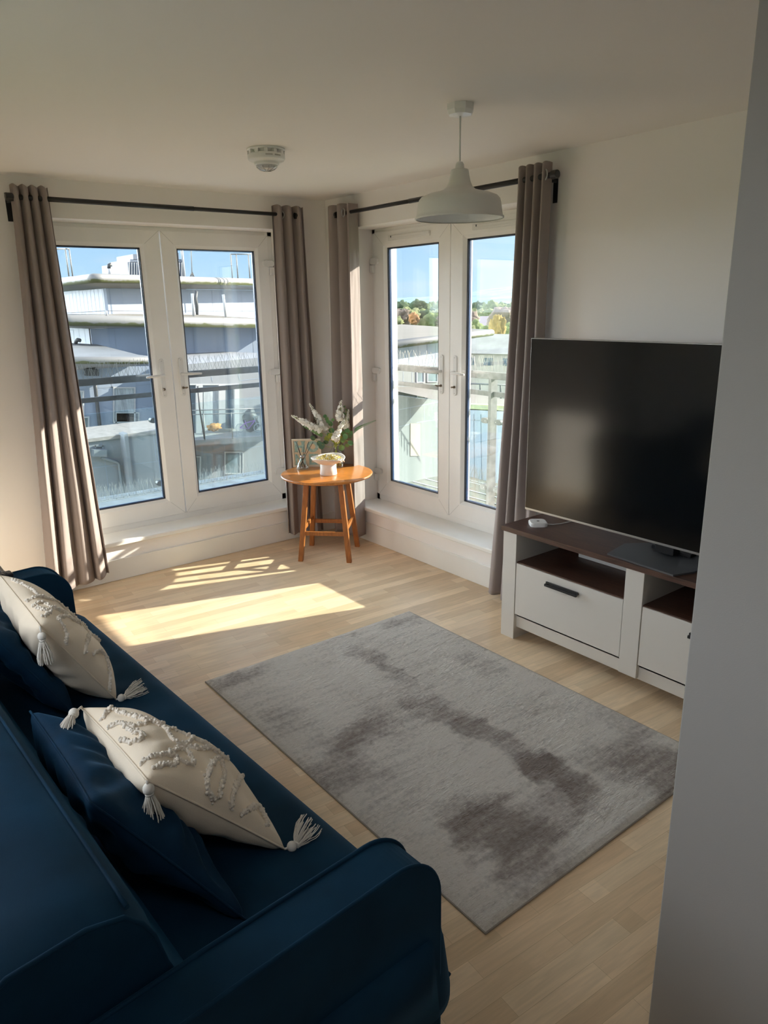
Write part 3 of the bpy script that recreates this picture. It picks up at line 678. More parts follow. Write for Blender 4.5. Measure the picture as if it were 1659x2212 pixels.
# ================================================================== TELEVISION
tv = thing('television', 'large black flat screen television standing on the white cabinet', 'television', (-.27, -2.93, .603))
ty0, ty1, tz0, tz1 = -3.675, -2.175, .668, 1.528
MB().box((-.292, ty0, tz0), (-.262, ty1, tz1)).build('housing', SILVER, tv, bevel=.002)
MB().box((-.262, ty0+.15, tz0+.06), (-.225, ty1-.15, tz1-.25)).build('rear_housing', BINB, tv, bevel=.01)
MB().box((-.2935, ty0+.004, tz0+.012), (-.2915, ty1-.004, tz1-.004)).build('screen', SCREEN, tv)
poly = [(-.405, -2.77), (-.225, -2.735), (-.115, -2.83), (-.115, -3.03), (-.225, -3.125), (-.335, -3.13), (-.432, -3.10), (-.445, -2.96)]
poly = [(-.412, -2.765), (-.235, -2.735), (-.115, -2.82), (-.115, -3.05), (-.235, -3.135), (-.335, -3.136), (-.435, -3.10)]
MB().prism(poly, 2, .6035, .611).build('stand_base', GREY, tv, bevel=.0015)
MB().box((-.20, -3.04, .611), (-.145, -2.85, .627)).box((-.255, -2.99, .62), (-.20, -2.90, .76)).build('stand_neck', BINB, tv, bevel=.003)

# small white sensor pad with its lead
pk = thing('white_puck', 'small white square charging pad beside the television', 'charging pad', (-.292, -2.265, .603), rz=math.radians(-38))
PM = wmat(pk)
m = MB(); pl = rrect(.088, .088, .022, 6); n = len(pl); vs = [(x*.97, y*.97, 0) for x, y in pl]+[(x, y, .008) for x, y in pl]+[(x*.98, y*.98, .017) for x, y in pl]+[(x*.9, y*.9, .021) for x, y in pl]
m.add(vs, [(r_*n+i, r_*n+(i+1) % n, (r_+1)*n+(i+1) % n, (r_+1)*n+i) for r_ in range(3) for i in range(n)]+[tuple(range(n)), tuple(range(3*n, 4*n))], 0, False)
m.v = [tuple(PM @ Vector(v)) for v in m.v]; m.build('body', WPLAST, pk)
m = MB().lathe([(0, .0212), (.007, .0212), (.007, .0222), (0, .0222)], n=16); m.v = [tuple(PM @ Vector(v)) for v in m.v]; m.build('button', BING, pk)
MB().tube([(-.275, -2.30, .613), (-.24, -2.32, .608), (-.20, -2.33, .606), (-.15, -2.34, .606), (-.06, -2.36, .606)], .0022, 8).build('cable', WPLAST, pk)

# ================================================================== CURTAINS
def curtain(name, label, mp, top, bot, zt, zb, nf, phase, at_, ab, off, eyes, seed=1, offb=None, flap=False):
    ctr = mp((top[0]+top[1])/2, off, zt)
    root = thing(name, label, 'curtain', (ctr[0], ctr[1], (zb[0]+zb[1])/2), 'grey-brown eyelet curtains')
    NU, NV = 150, 80; m = MB(); vs = []; fs = []
    for j in range(NV+1):
        t = j/NV; tt = t**1.25
        for i in range(NU+1):
            u = i/NU
            g = u+.035*math.sin(2*PI*u*1.7+seed)*t
            a = (top[0]+(top[1]-top[0])*u)*(1-tt)+(bot[0]+(bot[1]-bot[0])*g)*tt
            ph = 2*PI*nf*(u+.02*math.sin(3*t+seed+u*5)*t)+phase
            s_ = 1-2*abs(math.sin(ph/2))**1.0
            am = at_*(1-t)+ab*t*(.8+.3*math.sin(u*7+seed))
            d = off+(0 if offb is None else (offb-off)*t)+am*s_+.004*mnoise.noise(Vector((u*9, t*6, seed)))
            a += .006*math.cos(ph)*(.4+t)
            if flap:                                      # the leading edge turns back towards the wall
                ae = top[0]*(1-tt)+bot[0]*tt
                if u < .16:
                    k_ = u/.16; a = ae+.010-.034*k_*(.25+.75*t); d = -.024-(.085+.035*t)*k_; vs.append(mp(a+.003*mnoise.noise(Vector((t*9, u*20, 3))), d, zt+(zb[0]+(zb[1]-zb[0])*u-zt)*t)); continue
                uu = (u-.16)/.84; ph = PI+2*PI*2.6*uu; s_ = 1-2*abs(math.sin(ph/2)); d = off+am*s_*(.5+.5*min(1, uu*6))-(.109+.035*t+off-am*.5)*0
                d = (-(.109+.035*t))*(1-min(1, uu*5))+d*min(1, uu*5); e0 = ae-.024*(.25+.75*t); e1 = top[1]*(1-tt)+bot[1]*tt; a = e0+(e1-e0)*uu
            z = zt+(zb[0]+(zb[1]-zb[0])*u-zt)*t+(.006*math.sin(ph) if j == 0 else 0)
            vs.append(mp(a, min(d, -.018), z))
    for j in range(NV):
        for i in range(NU): k = j*(NU+1)+i; fs.append((k, k+1, k+NU+2, k+NU+1))
    m.add(vs, fs, 0, True); m.build('cloth', CURT, root, thick=.0022)
    for (a, d, yaw) in eyes:
        c = Vector(mp(a, d, zt-.055)); R_ = Matrix.Translation(c) @ Matrix.Rotation(yaw, 4, 'Z') @ Matrix.Rotation(PI/2, 4, 'X')
        e = MB(); pr = [(.0205, -.002), (.0205, .002), (.024, .0032), (.028, .002), (.028, -.002), (.024, -.0032), (.0205, -.002)]
        e.lathe(pr, n=28, M=R_); e.build('eyelet', STEEL, root)
    return root
zr = 2.279
curtain('curtain', 'grey-brown curtain at the far left, lower half catching sunlight', mA, (-2.055, -1.865), (-2.19, -1.80), 2.338, (.03, .085), 4.0, .3, .026, .045, -.088, [], 1, -.10)
curtain('curtain', 'grey-brown curtain right of the left-hand doors, eyelet visible at top', mA, (-.475, -.235), (-.50, -.18), 2.332, (.07, .03), 3.2, -.6, .026, .038, -.085, [(-.415, -.098, .25)], 2)
curtain('curtain', 'grey-brown curtain left of the right-hand doors with a sunlit strip', mBm, (-.430, -.165), (-.425, -.10), 2.332, (.05, .03), 3.2, -.15, .042, .052, -.085, [(-.385, -.118, -1.75)], 3, flap=True)
curtain('curtain', 'dark grey-brown curtain beside the television hanging from the rod end', mBm, (-2.075, -1.875), (-2.06, -1.745), 2.338, (.02, .02), 4.0, .2, .026, .038, -.088, [(-2.055, -.10, -1.9)], 4)
# rods
def rod(label, mp, a0, a1, br, cap_end):
    R0 = thing('curtain_rod', label, 'curtain rod', mp((a0+a1)/2, -.088, zr))
    aj = a0+(a1-a0)*.62
    MB().tube([mp(a0, -.088, zr), mp(aj, -.088, zr)], .0135, 14).build('rod', BLACK, R0)
    MB().tube([mp(aj, -.088, zr), mp(a1, -.088, zr)], .0115, 14).build('inner_rod', BLACK, R0)
    for e in cap_end: MB().tube([mp(e[0], -.088, zr), mp(e[0]+e[1]*.035, -.088, zr)], .020, 18).build('end_cap', BLACK, R0, bevel=.003)
    for b in br:
        q = MB().box(mp(b-.014, -.004, zr-.115), mp(b+.014, 0, zr+.03)).box(mp(b-.008, -.10, zr-.022), mp(b+.008, 0, zr-.010)).tube([mp(b-.010, -.088, zr), mp(b+.010, -.088, zr)], .018, 14)
        q.build('bracket', BLACK, R0, bevel=.0015)
rod('black curtain rod above the left-hand doors', mA, -2.055, -.40, (-2.055, -.30), [(-2.050, -1)])
rod('black curtain rod above the right-hand doors behind the lamp shade', mBm, -2.09, -.37, (-2.045, -.26), [(-2.09, -1)])

# ================================================================== PENDANT LAMP, ALARM
lx, ly = -1.003, -2.41
pl_ = thing('pendant_lamp', 'white enamel pendant lamp hanging from the ceiling', 'ceiling lamp', (lx, ly, H))
oc = [(math.cos(PI/8+i*PI/4), math.sin(PI/8+i*PI/4)) for i in range(8)]
m = MB()
for k, (r, z) in enumerate(((.052, 0), (.052, -.022), (.044, -.036), (.012, -.040))): m.v += [(lx+c*r, ly+s_*r, H+z) for c, s_ in oc]
for k in range(3):
    for i in range(8): m.f.append((k*8+i, k*8+(i+1) % 8, k*8+8+(i+1) % 8, k*8+8+i)); m.m.append(0); m.sm.append(False)
m.f.append(tuple(24+i for i in range(8))); m.m.append(0); m.sm.append(False)
m.build('ceiling_rose', WPLAST, pl_)
MB().tube([(lx, ly, H-.035), (lx, ly, 2.20)], .0035, 8).build('cord', WPLAST, pl_)
MB().lathe([(0, 2.207), (.010, 2.206), (.0155, 2.198), (.0185, 2.176), (.0185, 2.16), (0, 2.16)], (lx, ly, 0), 24).build('lamp_holder', WPLAST, pl_)
prof = [(.020, 2.180), (.031, 2.180), (.0335, 2.176), (.036, 2.16), (.041, 2.138), (.049, 2.120), (.062, 2.109), (.085, 2.102), (.120, 2.094), (.145, 2.084), (.154, 2.074), (.158, 2.060), (.163, 2.026), (.1655, 2.0135), (.170, 2.011), (.170, 2.007), (.1655, 2.006)]
sh = MB().lathe(prof, (lx, ly, 0), 64); sh.build('lamp_shade', LAMPW, pl_)
MB().lathe([(r-.003, z-.002) for r, z in prof[2:15]], (lx, ly, 0), 64).build('shade_lining', LAMPIN, pl_)
MB().lathe([(.0135, 2.16), (.0135, 2.14), (.02, 2.125), (.03, 2.10), (.03, 2.08), (.022, 2.06), (0, 2.052)], (lx, ly, 0), 20).build('bulb', LAMPIN, pl_)
ax_, ay_ = -1.208, -1.325
al = thing('smoke_alarm', 'round white alarm with clear dome fixed to the ceiling', 'smoke alarm', (ax_, ay_, H))
MB().lathe([(0, 2.40), (.088, 2.40), (.088, 2.394), (.084, 2.391), (0, 2.391)], (ax_, ay_, 0), 48).build('base', WPLAST, al)
m = MB().lathe([(.070, 2.391), (.062, 2.376)], (ax_, ay_, 0), 48)
for i in range(12):
    a = 2*PI*i/12; m.box((-.008, .064, 2.374), (.008, .086, 2.391), M=Matrix.Translation((ax_, ay_, 0)) @ Matrix.Rotation(a, 4, 'Z'))
m.build('vent_ring', WPLAST, al)
MB().lathe([(.05, 2.377), (.083, 2.377), (.086, 2.372), (.086, 2.356), (.080, 2.349), (.060, 2.345), (.057, 2.340), (.057, 2.333), (.052, 2.329), (0, 2.329)], (ax_, ay_, 0), 56).build('body', WPLAST, al)
VGL = glassmat('alarm_dome', (.75, .75, .74), 1.8)
m = MB().lathe([(.050, 2.330), (.048, 2.322), (.036, 2.311), (.018, 2.305), (0, 2.304)], (ax_, ay_, 0), 32)
for i in range(10):
    a = 2*PI*i/10; m.tube([(ax_+.048*math.cos(a), ay_+.048*math.sin(a), 2.323), (ax_+.034*math.cos(a), ay_+.034*math.sin(a), 2.312), (ax_+.012*math.cos(a), ay_+.012*math.sin(a), 2.306)], .0016, 5)
m.build('dome', VGL, al)
m = MB()
for k in range(14):
    a = -2.55+k*.055+(.12 if k > 6 else 0); m.box((-.0022, -.0866, 2.361), (.0022, -.0855, 2.367), M=Matrix.Translation((ax_, ay_, 0)) @ Matrix.Rotation(a+PI/2+.45, 4, 'Z'))
m.build('marking', SEAM, al)

# ================================================================== ROUND TABLE
TX, TY, TZ = -.392, -.482, .588
tb = thing('side_table', 'small round orange-pine table with four splayed legs in the corner', 'table', (TX, TY, 0))
m = MB().lathe([(0, TZ-.020), (.300, TZ-.020), (.312, TZ-.014), (.316, TZ-.007), (.314, TZ-.002), (.308, TZ), (0, TZ)], (TX, TY, 0), 96)
m.build('table_top', PINE, tb)
T45 = Matrix.Translation((TX, TY, 0)) @ Matrix.Rotation(math.radians(-45.5), 4, 'Z')
ht = .115; hb = .170
m = MB()
for s_ in (-1, 1):
    m.box((-ht-.01, s_*ht-.010, TZ-.062), (ht+.01, s_*ht+.010, TZ-.020), M=T45); m.box((s_*ht-.010, -ht-.01, TZ-.062), (s_*ht+.010, ht+.01, TZ-.020), M=T45)
m.build('apron', PINEL, tb, bevel=.002)
def at_h(z): return hb+(ht-hb)*(z/(TZ-.02))
for sx_ in (-1, 1):
    for sy_ in (-1, 1):
        hw = .017; zt_ = TZ-.021
        b = [T45 @ Vector((sx_*hb+dx*hw, sy_*hb+dy*hw, 0)) for dx, dy in ((-1,-1),(1,-1),(1,1),(-1,1))]
        t = [T45 @ Vector((sx_*ht+dx*hw, sy_*ht+dy*hw, zt_)) for dx, dy in ((-1,-1),(1,-1),(1,1),(-1,1))]
        MB().hexa(b, t).build('leg', PINEL, tb, bevel=.003)
for ax3, s_, z0 in (('x', -1, .195), ('x', 1, .195), ('y', -1, .225), ('y', 1, .225)):
    h = at_h(z0)
    m = MB()
    if ax3 == 'x': m.box((-h, s_*h-.008, z0-.014), (h, s_*h+.008, z0+.014), M=T45)
    else: m.box((s_*h-.008, -h, z0-.014), (s_*h+.008, h, z0+.014), M=T45)
    m.build('stretcher', PINEL, tb, bevel=.002)

# ---- picture
fb = on(633.5, 1009, 2, TZ); wd = Vector((.79, -.61, 0))
nrm_ = Vector((-.61, -.79, 0)); fc = fb+wd*.105
FR = thing('framed_print', 'small cream framed HOME word print standing behind the diffuser', 'framed print', (fc.x, fc.y, TZ))
FRM = mat('frame_cream', (.72, .66, .56), .6); PAPER = mat('print_paper', (.66, .56, .40), .8, vary=.08, vscale=40); TEAL = mat('print_teal', (.33, .50, .47), .8, vary=.25, vscale=60)
FM = Matrix(((wd.x, nrm_.x, 0, fb.x), (wd.y, nrm_.y, 0, fb.y), (0, 0, 1, TZ), (0, 0, 0, 1))) @ Matrix.Rotation(math.radians(-6), 4, 'X')
FMI = FM
def fr_build(m, n, mt, par=FR): m.v = [tuple(FM @ Vector(v)) for v in m.v]; return m.build(n, mt, par)
WF, HF = .205, .205
m = MB().box((0, -.012, 0), (WF, 0, .010)).box((0, -.012, HF-.010), (WF, 0, HF)).box((0, -.012, .01), (.010, 0, HF-.01)).box((WF-.010, -.012, .01), (WF, 0, HF-.01))
fr_build(m, 'frame', FRM)
fr_build(MB().box((.008, -.008, .008), (WF-.008, -.004, HF-.008)), 'print', PAPER)
m = MB()
def lb(x0, z0, x1, z1): m.box((x0, -.004, z0), (x1, -.0030, z1))
cz = .103
# H
lb(.018, cz+.008, .040, .190); lb(.068, cz+.008, .090, .190); lb(.040, .140, .068, .158); lb(.013, .183, .045, .190); lb(.063, .183, .095, .190); lb(.013, cz+.006, .045, cz+.012); lb(.063, cz+.006, .095, cz+.012)
# O
n = 32; oc_ = (.146, .149)
vs = [(oc_[0]+r*math.cos(2*PI*i/n), -.0030, oc_[1]+r*math.sin(2*PI*i/n)*1.0) for r in (.042, .020) for i in range(n)]
m.add(vs, [(i, (i+1) % n, n+(i+1) % n, n+i) for i in range(n)])
# M
lb(.018, .014, .032, .094); lb(.078, .014, .092, .094); lb(.013, .014, .037, .020); lb(.073, .014, .097, .020)
for s_ in (1, -1):
    q = [(.055, .030), (.055, .052), (.055-s_*.023, .094), (.055-s_*.036, .094)]
    m.add([(x, -.0030, z) for x, z in q], [(0, 1, 2, 3)])
# E
lb(.116, .014, .134, .094); lb(.134, .014, .182, .030); lb(.134, .047, .170, .060); lb(.134, .079, .182, .094)
fr_build(m, 'lettering', TEAL)

# ---- reed diffuser
dc = on(654.5, 1013, 2, TZ)
RD = thing('reed_diffuser', 'clear conical reed diffuser bottle with black sticks on the table', 'reed diffuser', (dc.x, dc.y, TZ))
MB().lathe([(0, .001), (.040, .001), (.044, .006), (.043, .016), (.030, .048), (.018, .068), (.013, .078), (.012, .082)], (dc.x, dc.y, TZ), 32).build('bottle', VGLASS, RD)
LIQ = glassmat('diffuser_oil', (.86, .84, .80), 1.35)
MB().lathe([(0, .004), (.039, .005), (.040, .014), (.031, .034), (0, .034)], (dc.x, dc.y, TZ), 28).build('liquid', LIQ, RD)
MB().lathe([(.0, .079), (.0145, .079), (.0145, .096), (.010, .098), (0, .098)], (dc.x, dc.y, TZ), 24).build('collar', SILVER, RD)
for (u, v) in ((638, 953), (667, 954), (676, 955), (657, 960), (641, 955)):
    q = onp(u, v, dc, (.61, .79, 0)); MB().tube([(dc.x+(dc.x-q.x)*.35, dc.y+(dc.y-q.y)*.35, TZ+.012), (q.x, q.y, q.z)], .0019, 6).build('reed', BLACK, RD)

# ---- pedestal bowl
bc = on(709.5, 1020, 2, TZ); bc = Vector((-.412, -.535, TZ))
PB = thing('pedestal_bowl', 'white stoneware bowl on a thick foot holding dried petals', 'bowl', (bc.x, bc.y, TZ))
m = MB().lathe([(0, .001), (.056, .001), (.058, .004), (.055, .04), (.054, .072), (.05, .08)], (bc.x, bc.y, TZ), 40)
m.build('foot', CERAM, PB)
prof = [(.0, .073), (.050, .074), (.082, .086), (.108, .104), (.118, .117), (.119, .121), (.115, .121), (.103, .108), (.078, .093), (.045, .084), (0, .083)]
m = MB().lathe(prof, (bc.x, bc.y, TZ), 56)
m.v = [(v[0]+.004*math.sin(3*math.atan2(v[1]-bc.y, v[0]-bc.x))*(v[2]-TZ)*8, v[1], v[2]+(.006*math.sin(2*math.atan2(v[1]-bc.y, v[0]-bc.x)+.6) if v[2] > TZ+.09 else 0)) for v in m.v]
m.build('dish', CERAM, PB)
rg2 = random.Random(5)
def petals(mt, n, nm, lb_, cat):
    m = MB()
    for _ in range(n):
        r = .088*math.sqrt(rg2.random()); a = rg2.uniform(0, 2*PI); z = .100+.020*(1-(r/.09)**2)+rg2.uniform(0, .012)
        e = Euler((rg2.uniform(-1, 1), rg2.uniform(-1, 1), rg2.uniform(0, 6))).to_matrix(); s_ = rg2.uniform(.006, .010)
        m.disc((bc.x+r*math.cos(a), bc.y+r*math.sin(a), TZ+z), e @ Vector((s_, 0, 0)), e @ Vector((0, s_*.75, 0)), 7, fold=.5)
    o = m.build(nm, mt); tag(o, lb_, cat, kind='stuff')
petals(PETY, 260, 'yellow_petals', 'dried yellow petals heaped in the pedestal bowl', 'dried petals')
petals(PETW, 150, 'white_petals', 'white dried petals scattered through the pedestal bowl', 'dried petals')
# a cluster of white flowers at the dish rim
m = MB(); q = onp(733, 992, bc, (.61, .79, 0))+Vector((-.03, -.05, 0))
for _ in range(40):
    e = Euler((rg2.uniform(-1, 1), rg2.uniform(-1, 1), rg2.uniform(0, 6))).to_matrix()
    m.disc(q+Vector((rg2.uniform(-.022, .022), rg2.uniform(-.02, .02), rg2.uniform(-.012, .020))), e @ Vector((.009, 0, 0)), e @ Vector((0, .006, 0)), 7, fold=.5)
m.build('petal_cluster', PETW, PB)

# ---- vase and stems
vc = on(727, 1009, 2, TZ)
VS = thing('glass_vase', 'clear glass bottle vase of flowers behind the pedestal bowl', 'vase', (vc.x, vc.y, TZ))
MB().lathe([(0, .002), (.052, .002), (.056, .008), (.057, .05), (.055, .09), (.045, .115), (.032, .132), (.027, .145), (.028, .162), (.031, .168)], (vc.x, vc.y, TZ), 40).build('body', VGLASS, VS)
m = MB()
for i in range(9):
    a = i*.7; m.tube([(vc.x+.035*math.cos(a), vc.y+.035*math.sin(a), TZ+.015), (vc.x-.012*math.cos(a), vc.y-.012*math.sin(a), TZ+.165)], .0020, 6)
STEMG = mat('stem_green', (.35, .40, .06), .5); m.build('stem_bundle', STEMG, VS)
mouth = Vector((vc.x, vc.y, TZ+.160))
NV_ = Vector((.61, .79, 0))
def P3(u, v, dz=0): return onp(u, v, Vector((vc.x, vc.y, 0))+NV_*dz, NV_)
def spike(label, base, tip, dz0, dz1, seed, rmax=.024):
    rg = random.Random(seed); b = P3(*base, dz0); t = P3(*tip, dz1)
    R_ = thing('flower_spike', label, 'flower', mouth, 'white delphinium spikes in the vase')
    mid = (mouth+b)/2+Vector((0, 0, .01)); path = smooth_path([mouth, mid, b, t], 6)
    MB().tube(path, .0016, 6).build('stem', STEMG, R_)
    m = MB(); ax = (t-b); L = ax.length; ax.normalize(); u = ax.cross(Vector((0, 0, 1))).normalized(); v = ax.cross(u)
    k = int(L/.0030)
    for i in range(k):
        s_ = i/k; r = (rmax*(1-s_)**.7+.003)*(1.12+.38*math.sin(i*.9+seed)*(1-s_))
        for _ in range(2):
            an = rg.uniform(0, 2*PI); o = (u*math.cos(an)+v*math.sin(an)); p = b+ax*L*s_+o*r*rg.uniform(.5, 1.15)
            if s_ > .72: m.ball(p, .0030+.002*(1-s_), n=6, k=4)
            else:
                e = Euler((rg.uniform(-.7, .7), rg.uniform(-.7, .7), 0)).to_matrix(); w1 = o.cross(ax).normalized(); w2 = o.cross(w1); sz = .0135*(1-s_*.5)*rg.uniform(.8, 1.2)
                for q in range(4):
                    aa = q*PI/2+rg.random(); c = p+(w1*math.cos(aa)+w2*math.sin(aa))*sz*.6
                    m.disc(c, e @ (w1*sz*.65), e @ ((w2+o*.5)*sz*.65), 6, fold=.4)
    m.build('blossoms', FLOR, R_)
spike('white flower spike leaning farthest left over the framed print', (692, 932), (629, 897), .0, -.02, 1)
spike('white flower spike leaning left, second from the left', (703, 928), (668, 871), .03, .05, 2, .019)
spike('tallest upright white flower spike near the middle of the bouquet', (733, 908), (737, 864), .02, .02, 3)
spike('slim white flower spike at the right side of the bouquet', (747, 926), (753, 884), .05, .06, 4, .014)
spike('short white flower spike drooping at the front of the bouquet', (722, 950), (744, 906), -.04, -.03, 5, .018)
def sprig(name, label, pts, leaves, mt, r, group=None, cat='leafy sprig', dz=0):
    R_ = thing(name, label, cat, mouth, group); path = smooth_path([mouth]+[P3(u, v, dz) for u, v in pts], 6)
    MB().tube(path, .0013, 5).build('stem', STEMG, R_); m = MB(); rg = random.Random(len(pts)*7+leaves[0][0])
    for (u, v, s_) in leaves:
        p = P3(u, v, dz+rg.uniform(-.015, .015)); near = min(path, key=lambda q: (q-p).length)
        MBx = m.tube([near, p], .0008, 4)
        e = Euler((rg.uniform(-.5, .5), rg.uniform(-.5, .5), 0)).to_matrix(); a = rg.uniform(0, 3)
        w1 = Vector((.79, -.61, 0)); w2 = Vector((0, 0, 1)); x = w1*math.cos(a)+w2*math.sin(a); y = -w1*math.sin(a)+w2*math.cos(a)
        m.disc(p, e @ x*r*s_, e @ y*r*s_*.85, 14, fold=.15)
    m.build('leaves', mt, R_)
sprig('eucalyptus_sprig', 'round-leaved green sprig spreading low to the right of the vase', [(735, 962), (748, 952), (757, 957)], [(757,957,1),(738,967,1.15),(746,943,1),(740,951,.9),(750,962,.8)], LEAF, .021, 'round-leaved sprigs in the vase', dz=-.03)
sprig('eucalyptus_sprig', 'round-leaved dark green sprig low at the left of the vase', [(714, 966), (700, 962), (688, 955), (677, 945)], [(695,963,1.25),(676,946,.95),(704,955,.9),(690,958,1.0)], LEAFD, .021, 'round-leaved sprigs in the vase', dz=-.02)
sprig('eucalyptus_sprig', 'round-leaved sprig rising in the middle of the bouquet', [(716, 945), (714, 920), (708, 900)], [(706,905,.9),(702,899,.8),(714,915,1.1),(716,930,1.2),(709,911,.9),(719,907,.7),(711,939,1)], LEAF, .018, 'round-leaved sprigs in the vase', dz=.02)
sprig('eucalyptus_sprig', 'round-leaved sprig at the right behind the tall white spike', [(735, 945), (745, 920), (748, 890), (745, 878)], [(750,930,1.1),(745,915,1),(750,905,.8),(744,894,.6),(748,885,.5),(744,878,.4),(756,935,1.1),(742,935,1)], LEAF, .018, 'round-leaved sprigs in the vase', dz=.04)
sprig('leaf_spray', 'olive green pointed leaves fanning above the vase neck', [(720, 950), (716, 930)], [(715,942,1.2),(722,948,1.3),(706,948,1.1),(728,952,1.2),(734,945,1)], LEAFY, .020, dz=-.01)
def fern(label, pts, seed, dz):
    R_ = thing('fern_frond', label, 'fern', mouth, 'thin fern fronds in the vase'); path = smooth_path([mouth]+[P3(u, v, dz) for u, v in pts], 14)
    MB().tube(path, .0010, 5).build('stem', LEAF, R_); m = MB(); n = len(path)
    for i in range(int(n*.35), n-1):
        t = (path[i+1]-path[i]).normalized(); s_ = (i-n*.35)/(n*.65); L = .018*(1-s_)**.7+.004
        for sg in (-1, 1):
            d = (t*.75+Vector((0, 0, 1)).cross(t).normalized()*sg*.25+Vector((0, 0, sg*.75))).normalized()
            m.disc(path[i]+d*L*.5, d*L*.5, t.cross(d).cross(d).normalized()*L*.14, 6)
    m.build('fronds', LEAF, R_)
fern('thin fern frond arching far right across the door frame', [(745, 952), (765, 930), (785, 919), (812, 908)], 1, .03)
fern('thin fern frond arching left under the white flower spikes', [(705, 945), (685, 935), (668, 926), (655, 921)], 2, -.02)
cpn = thing('added_lamp_panel', 'square white panel added out of view behind the camera for the fill lamp', 'ceiling light', (-2.75, -4.75, H))  # housing for the added fill lamp
MB().box((-3.04, -5.04, 2.376), (-2.46, -4.46, 2.40)).build('housing', WPLAST, cpn, bevel=.004)

# ================================================================== OUTSIDE: the balcony fronts right behind the doors
GALV = mat('galvanised', (.20, .205, .205), .55, metal=.2, vary=.25, vscale=25)
DRAIL = mat('rail_dark', (.06, .075, .085), .5, vary=.2, vscale=30)
CLAMP = mat('clamp_dark', (.05, .06, .065), .4, metal=.5)
RWHITE = mat('render_white', (.20, .215, .235), .75, vary=.03, vscale=.6)
LEDGE = mat('ledge_grey', (.10, .13, .16), .8, vary=.25, vscale=12)
LEDGB = mat('ledge_gravel', (.10, .10, .075), .9, vary=.3, vscale=60, bump=.8, bscale=90)
PIN = mat('spike_steel', (.40, .40, .38), .4, metal=.4)
PIND = mat('spike_dark', (.20, .22, .22), .5)
# outside faces of our own walls
def railing(label, mp, rm, a_lo, a_hi, dd, posts, clampz, glass):
    ctr = mp((a_lo+a_hi)/2, dd, 1.1); R_ = thing('balcony_railing', label, 'railing', ctr)
    MB().box(mp(a_lo, dd-.022, 1.208), mp(a_hi, dd+.022, 1.252)).build('top_rail', rm, R_, bevel=.003)
    MB().box(mp(a_lo, dd-.010, 1.095), mp(a_hi, dd+.010, 1.128)).build('middle_rail', rm, R_, bevel=.003)
    for a in posts: MB().box(mp(a-.012, dd-.03, .10), mp(a+.012, dd+.03, 1.21)).build('post', rm, R_)
    for (g0, g1) in glass: MB().box(mp(g0, dd-.005, .30), mp(g1, dd+.005, 1.020)).build('glass_panel', RGLASS, R_)
    for a in clampz:
        for (c, sg) in ((a[0], a[1]),):
            for z in (.93, .47):
                m = MB(); pl = [(c+x, z+q) for x, q in rrect(.062, .036, .0175)]; n = len(pl)
                for f0 in (dd-.020,):
                    vs = [mp(p_, f0, q) for p_, q in pl]+[mp(p_, f0+.04, q) for p_, q in pl]
                    m.add(vs, [tuple(range(n)), tuple(range(n, 2*n))]+[(i, (i+1) % n, n+(i+1) % n, n+i) for i in range(n)])
                m.box(mp(c-sg*.012-.004, dd-.024, z-.004), mp(c-sg*.012+.004, dd-.018, z+.004), 1)
                m.build('glass_clamp', [CLAMP if rm is DRAIL else GALV, STEEL], R_, bevel=.002)
    return R_
railing('dark metal railing with glass panels outside the left-hand doors', mA, DRAIL, -2.3, -.02, .50, [-1.13], [((-1.20), -1), ((-1.06), 1)], [(-2.3, -1.19), (-1.07, -.02)])
railing('galvanised railing with glass panels outside the right-hand doors', mBm, GALV, -2.35, -.05, .47, [-1.205], [((-1.15), 1), ((-1.27), -1)], [(-1.155, -.05), (-2.35, -1.26)])
# bird spikes on the rails
def spikes(label, mp, a0, a1, dd, z, step, h, mt, seed, lean=.35, rows=(0,)):
    rg = random.Random(seed); m = MB(); c = mp((a0+a1)/2, dd, z)
    for r_ in rows:
        m.box(mp(a0, dd+r_-.008, z), mp(a1, dd+r_+.008, z+.003)); n = int((a1-a0)/step)
        for i in range(n):
            a = a0+step*(i+.5)
            for k in (-1, 1, 0):
                if k == 0 and i % 2: continue
                ta = a+k*lean*h*rg.uniform(.7, 1.2); td = dd+r_+rg.uniform(-.035, .035)
                m.tube([mp(a, dd+r_, z), mp(ta, td, z+h*rg.uniform(.85, 1.1))], .0011, 4, cap=False)
    o = m.build('bird_spikes', mt, origin=c); tag(o, label, 'bird spikes', 'bird spike strips outside the doors')
spikes('strip of bird spikes along the dark rail outside the left-hand doors', mA, -2.2, -.05, .50, 1.252, .030, .105, PIND, 1)
spikes('strip of pale bird spikes along the galvanised rail outside', mBm, -2.3, -.08, .47, 1.252, .026, .105, PIN, 2)
for k, (o_, nm) in enumerate(((mA, 'A'), (mBm, 'B'))): pass
tag(MB().box((-2.6, WT, .18), (WT+.1, 1.32, .235)).build('roof_ledge', LEDGE, origin=(-1, .8, .235)), 'dark flat ledge just outside the left-hand doors', 'ledge')
tag(MB().box((WB, -2.6, .20), (1.24, -.02, .255)).build('roof_ledge', LEDGB, origin=(.8, -1, .255)), 'pale gravelly sunlit ledge just outside the right-hand doors', 'ledge')
spikes('low bird spikes on the dark ledge outside the left-hand doors', mA, -2.3, .30, 1.16, .235, .030, .12, PIND, 3, .3, (0, .05))
spikes('low pale bird spikes on the gravelly ledge outside the right-hand doors', mBm, -2.3, -.05, 1.10, .255, .026, .12, PIN, 4, .3, (0, .05))
m = MB()
for d_ in (.62, .76, .90): m.tube([(d_, -2.5, .259), (d_, -.04, .259)], .004, 6)
tag(m.build('ledge_cables', PIN, origin=(.76, -1.2, .22)), 'thin parallel cables lying along the gravelly ledge', 'cable')
m = MB()
for d_ in (.66, .74, .92): m.tube([(-2.5, d_, .238), (.3, d_+.05, .238)], .003, 6)
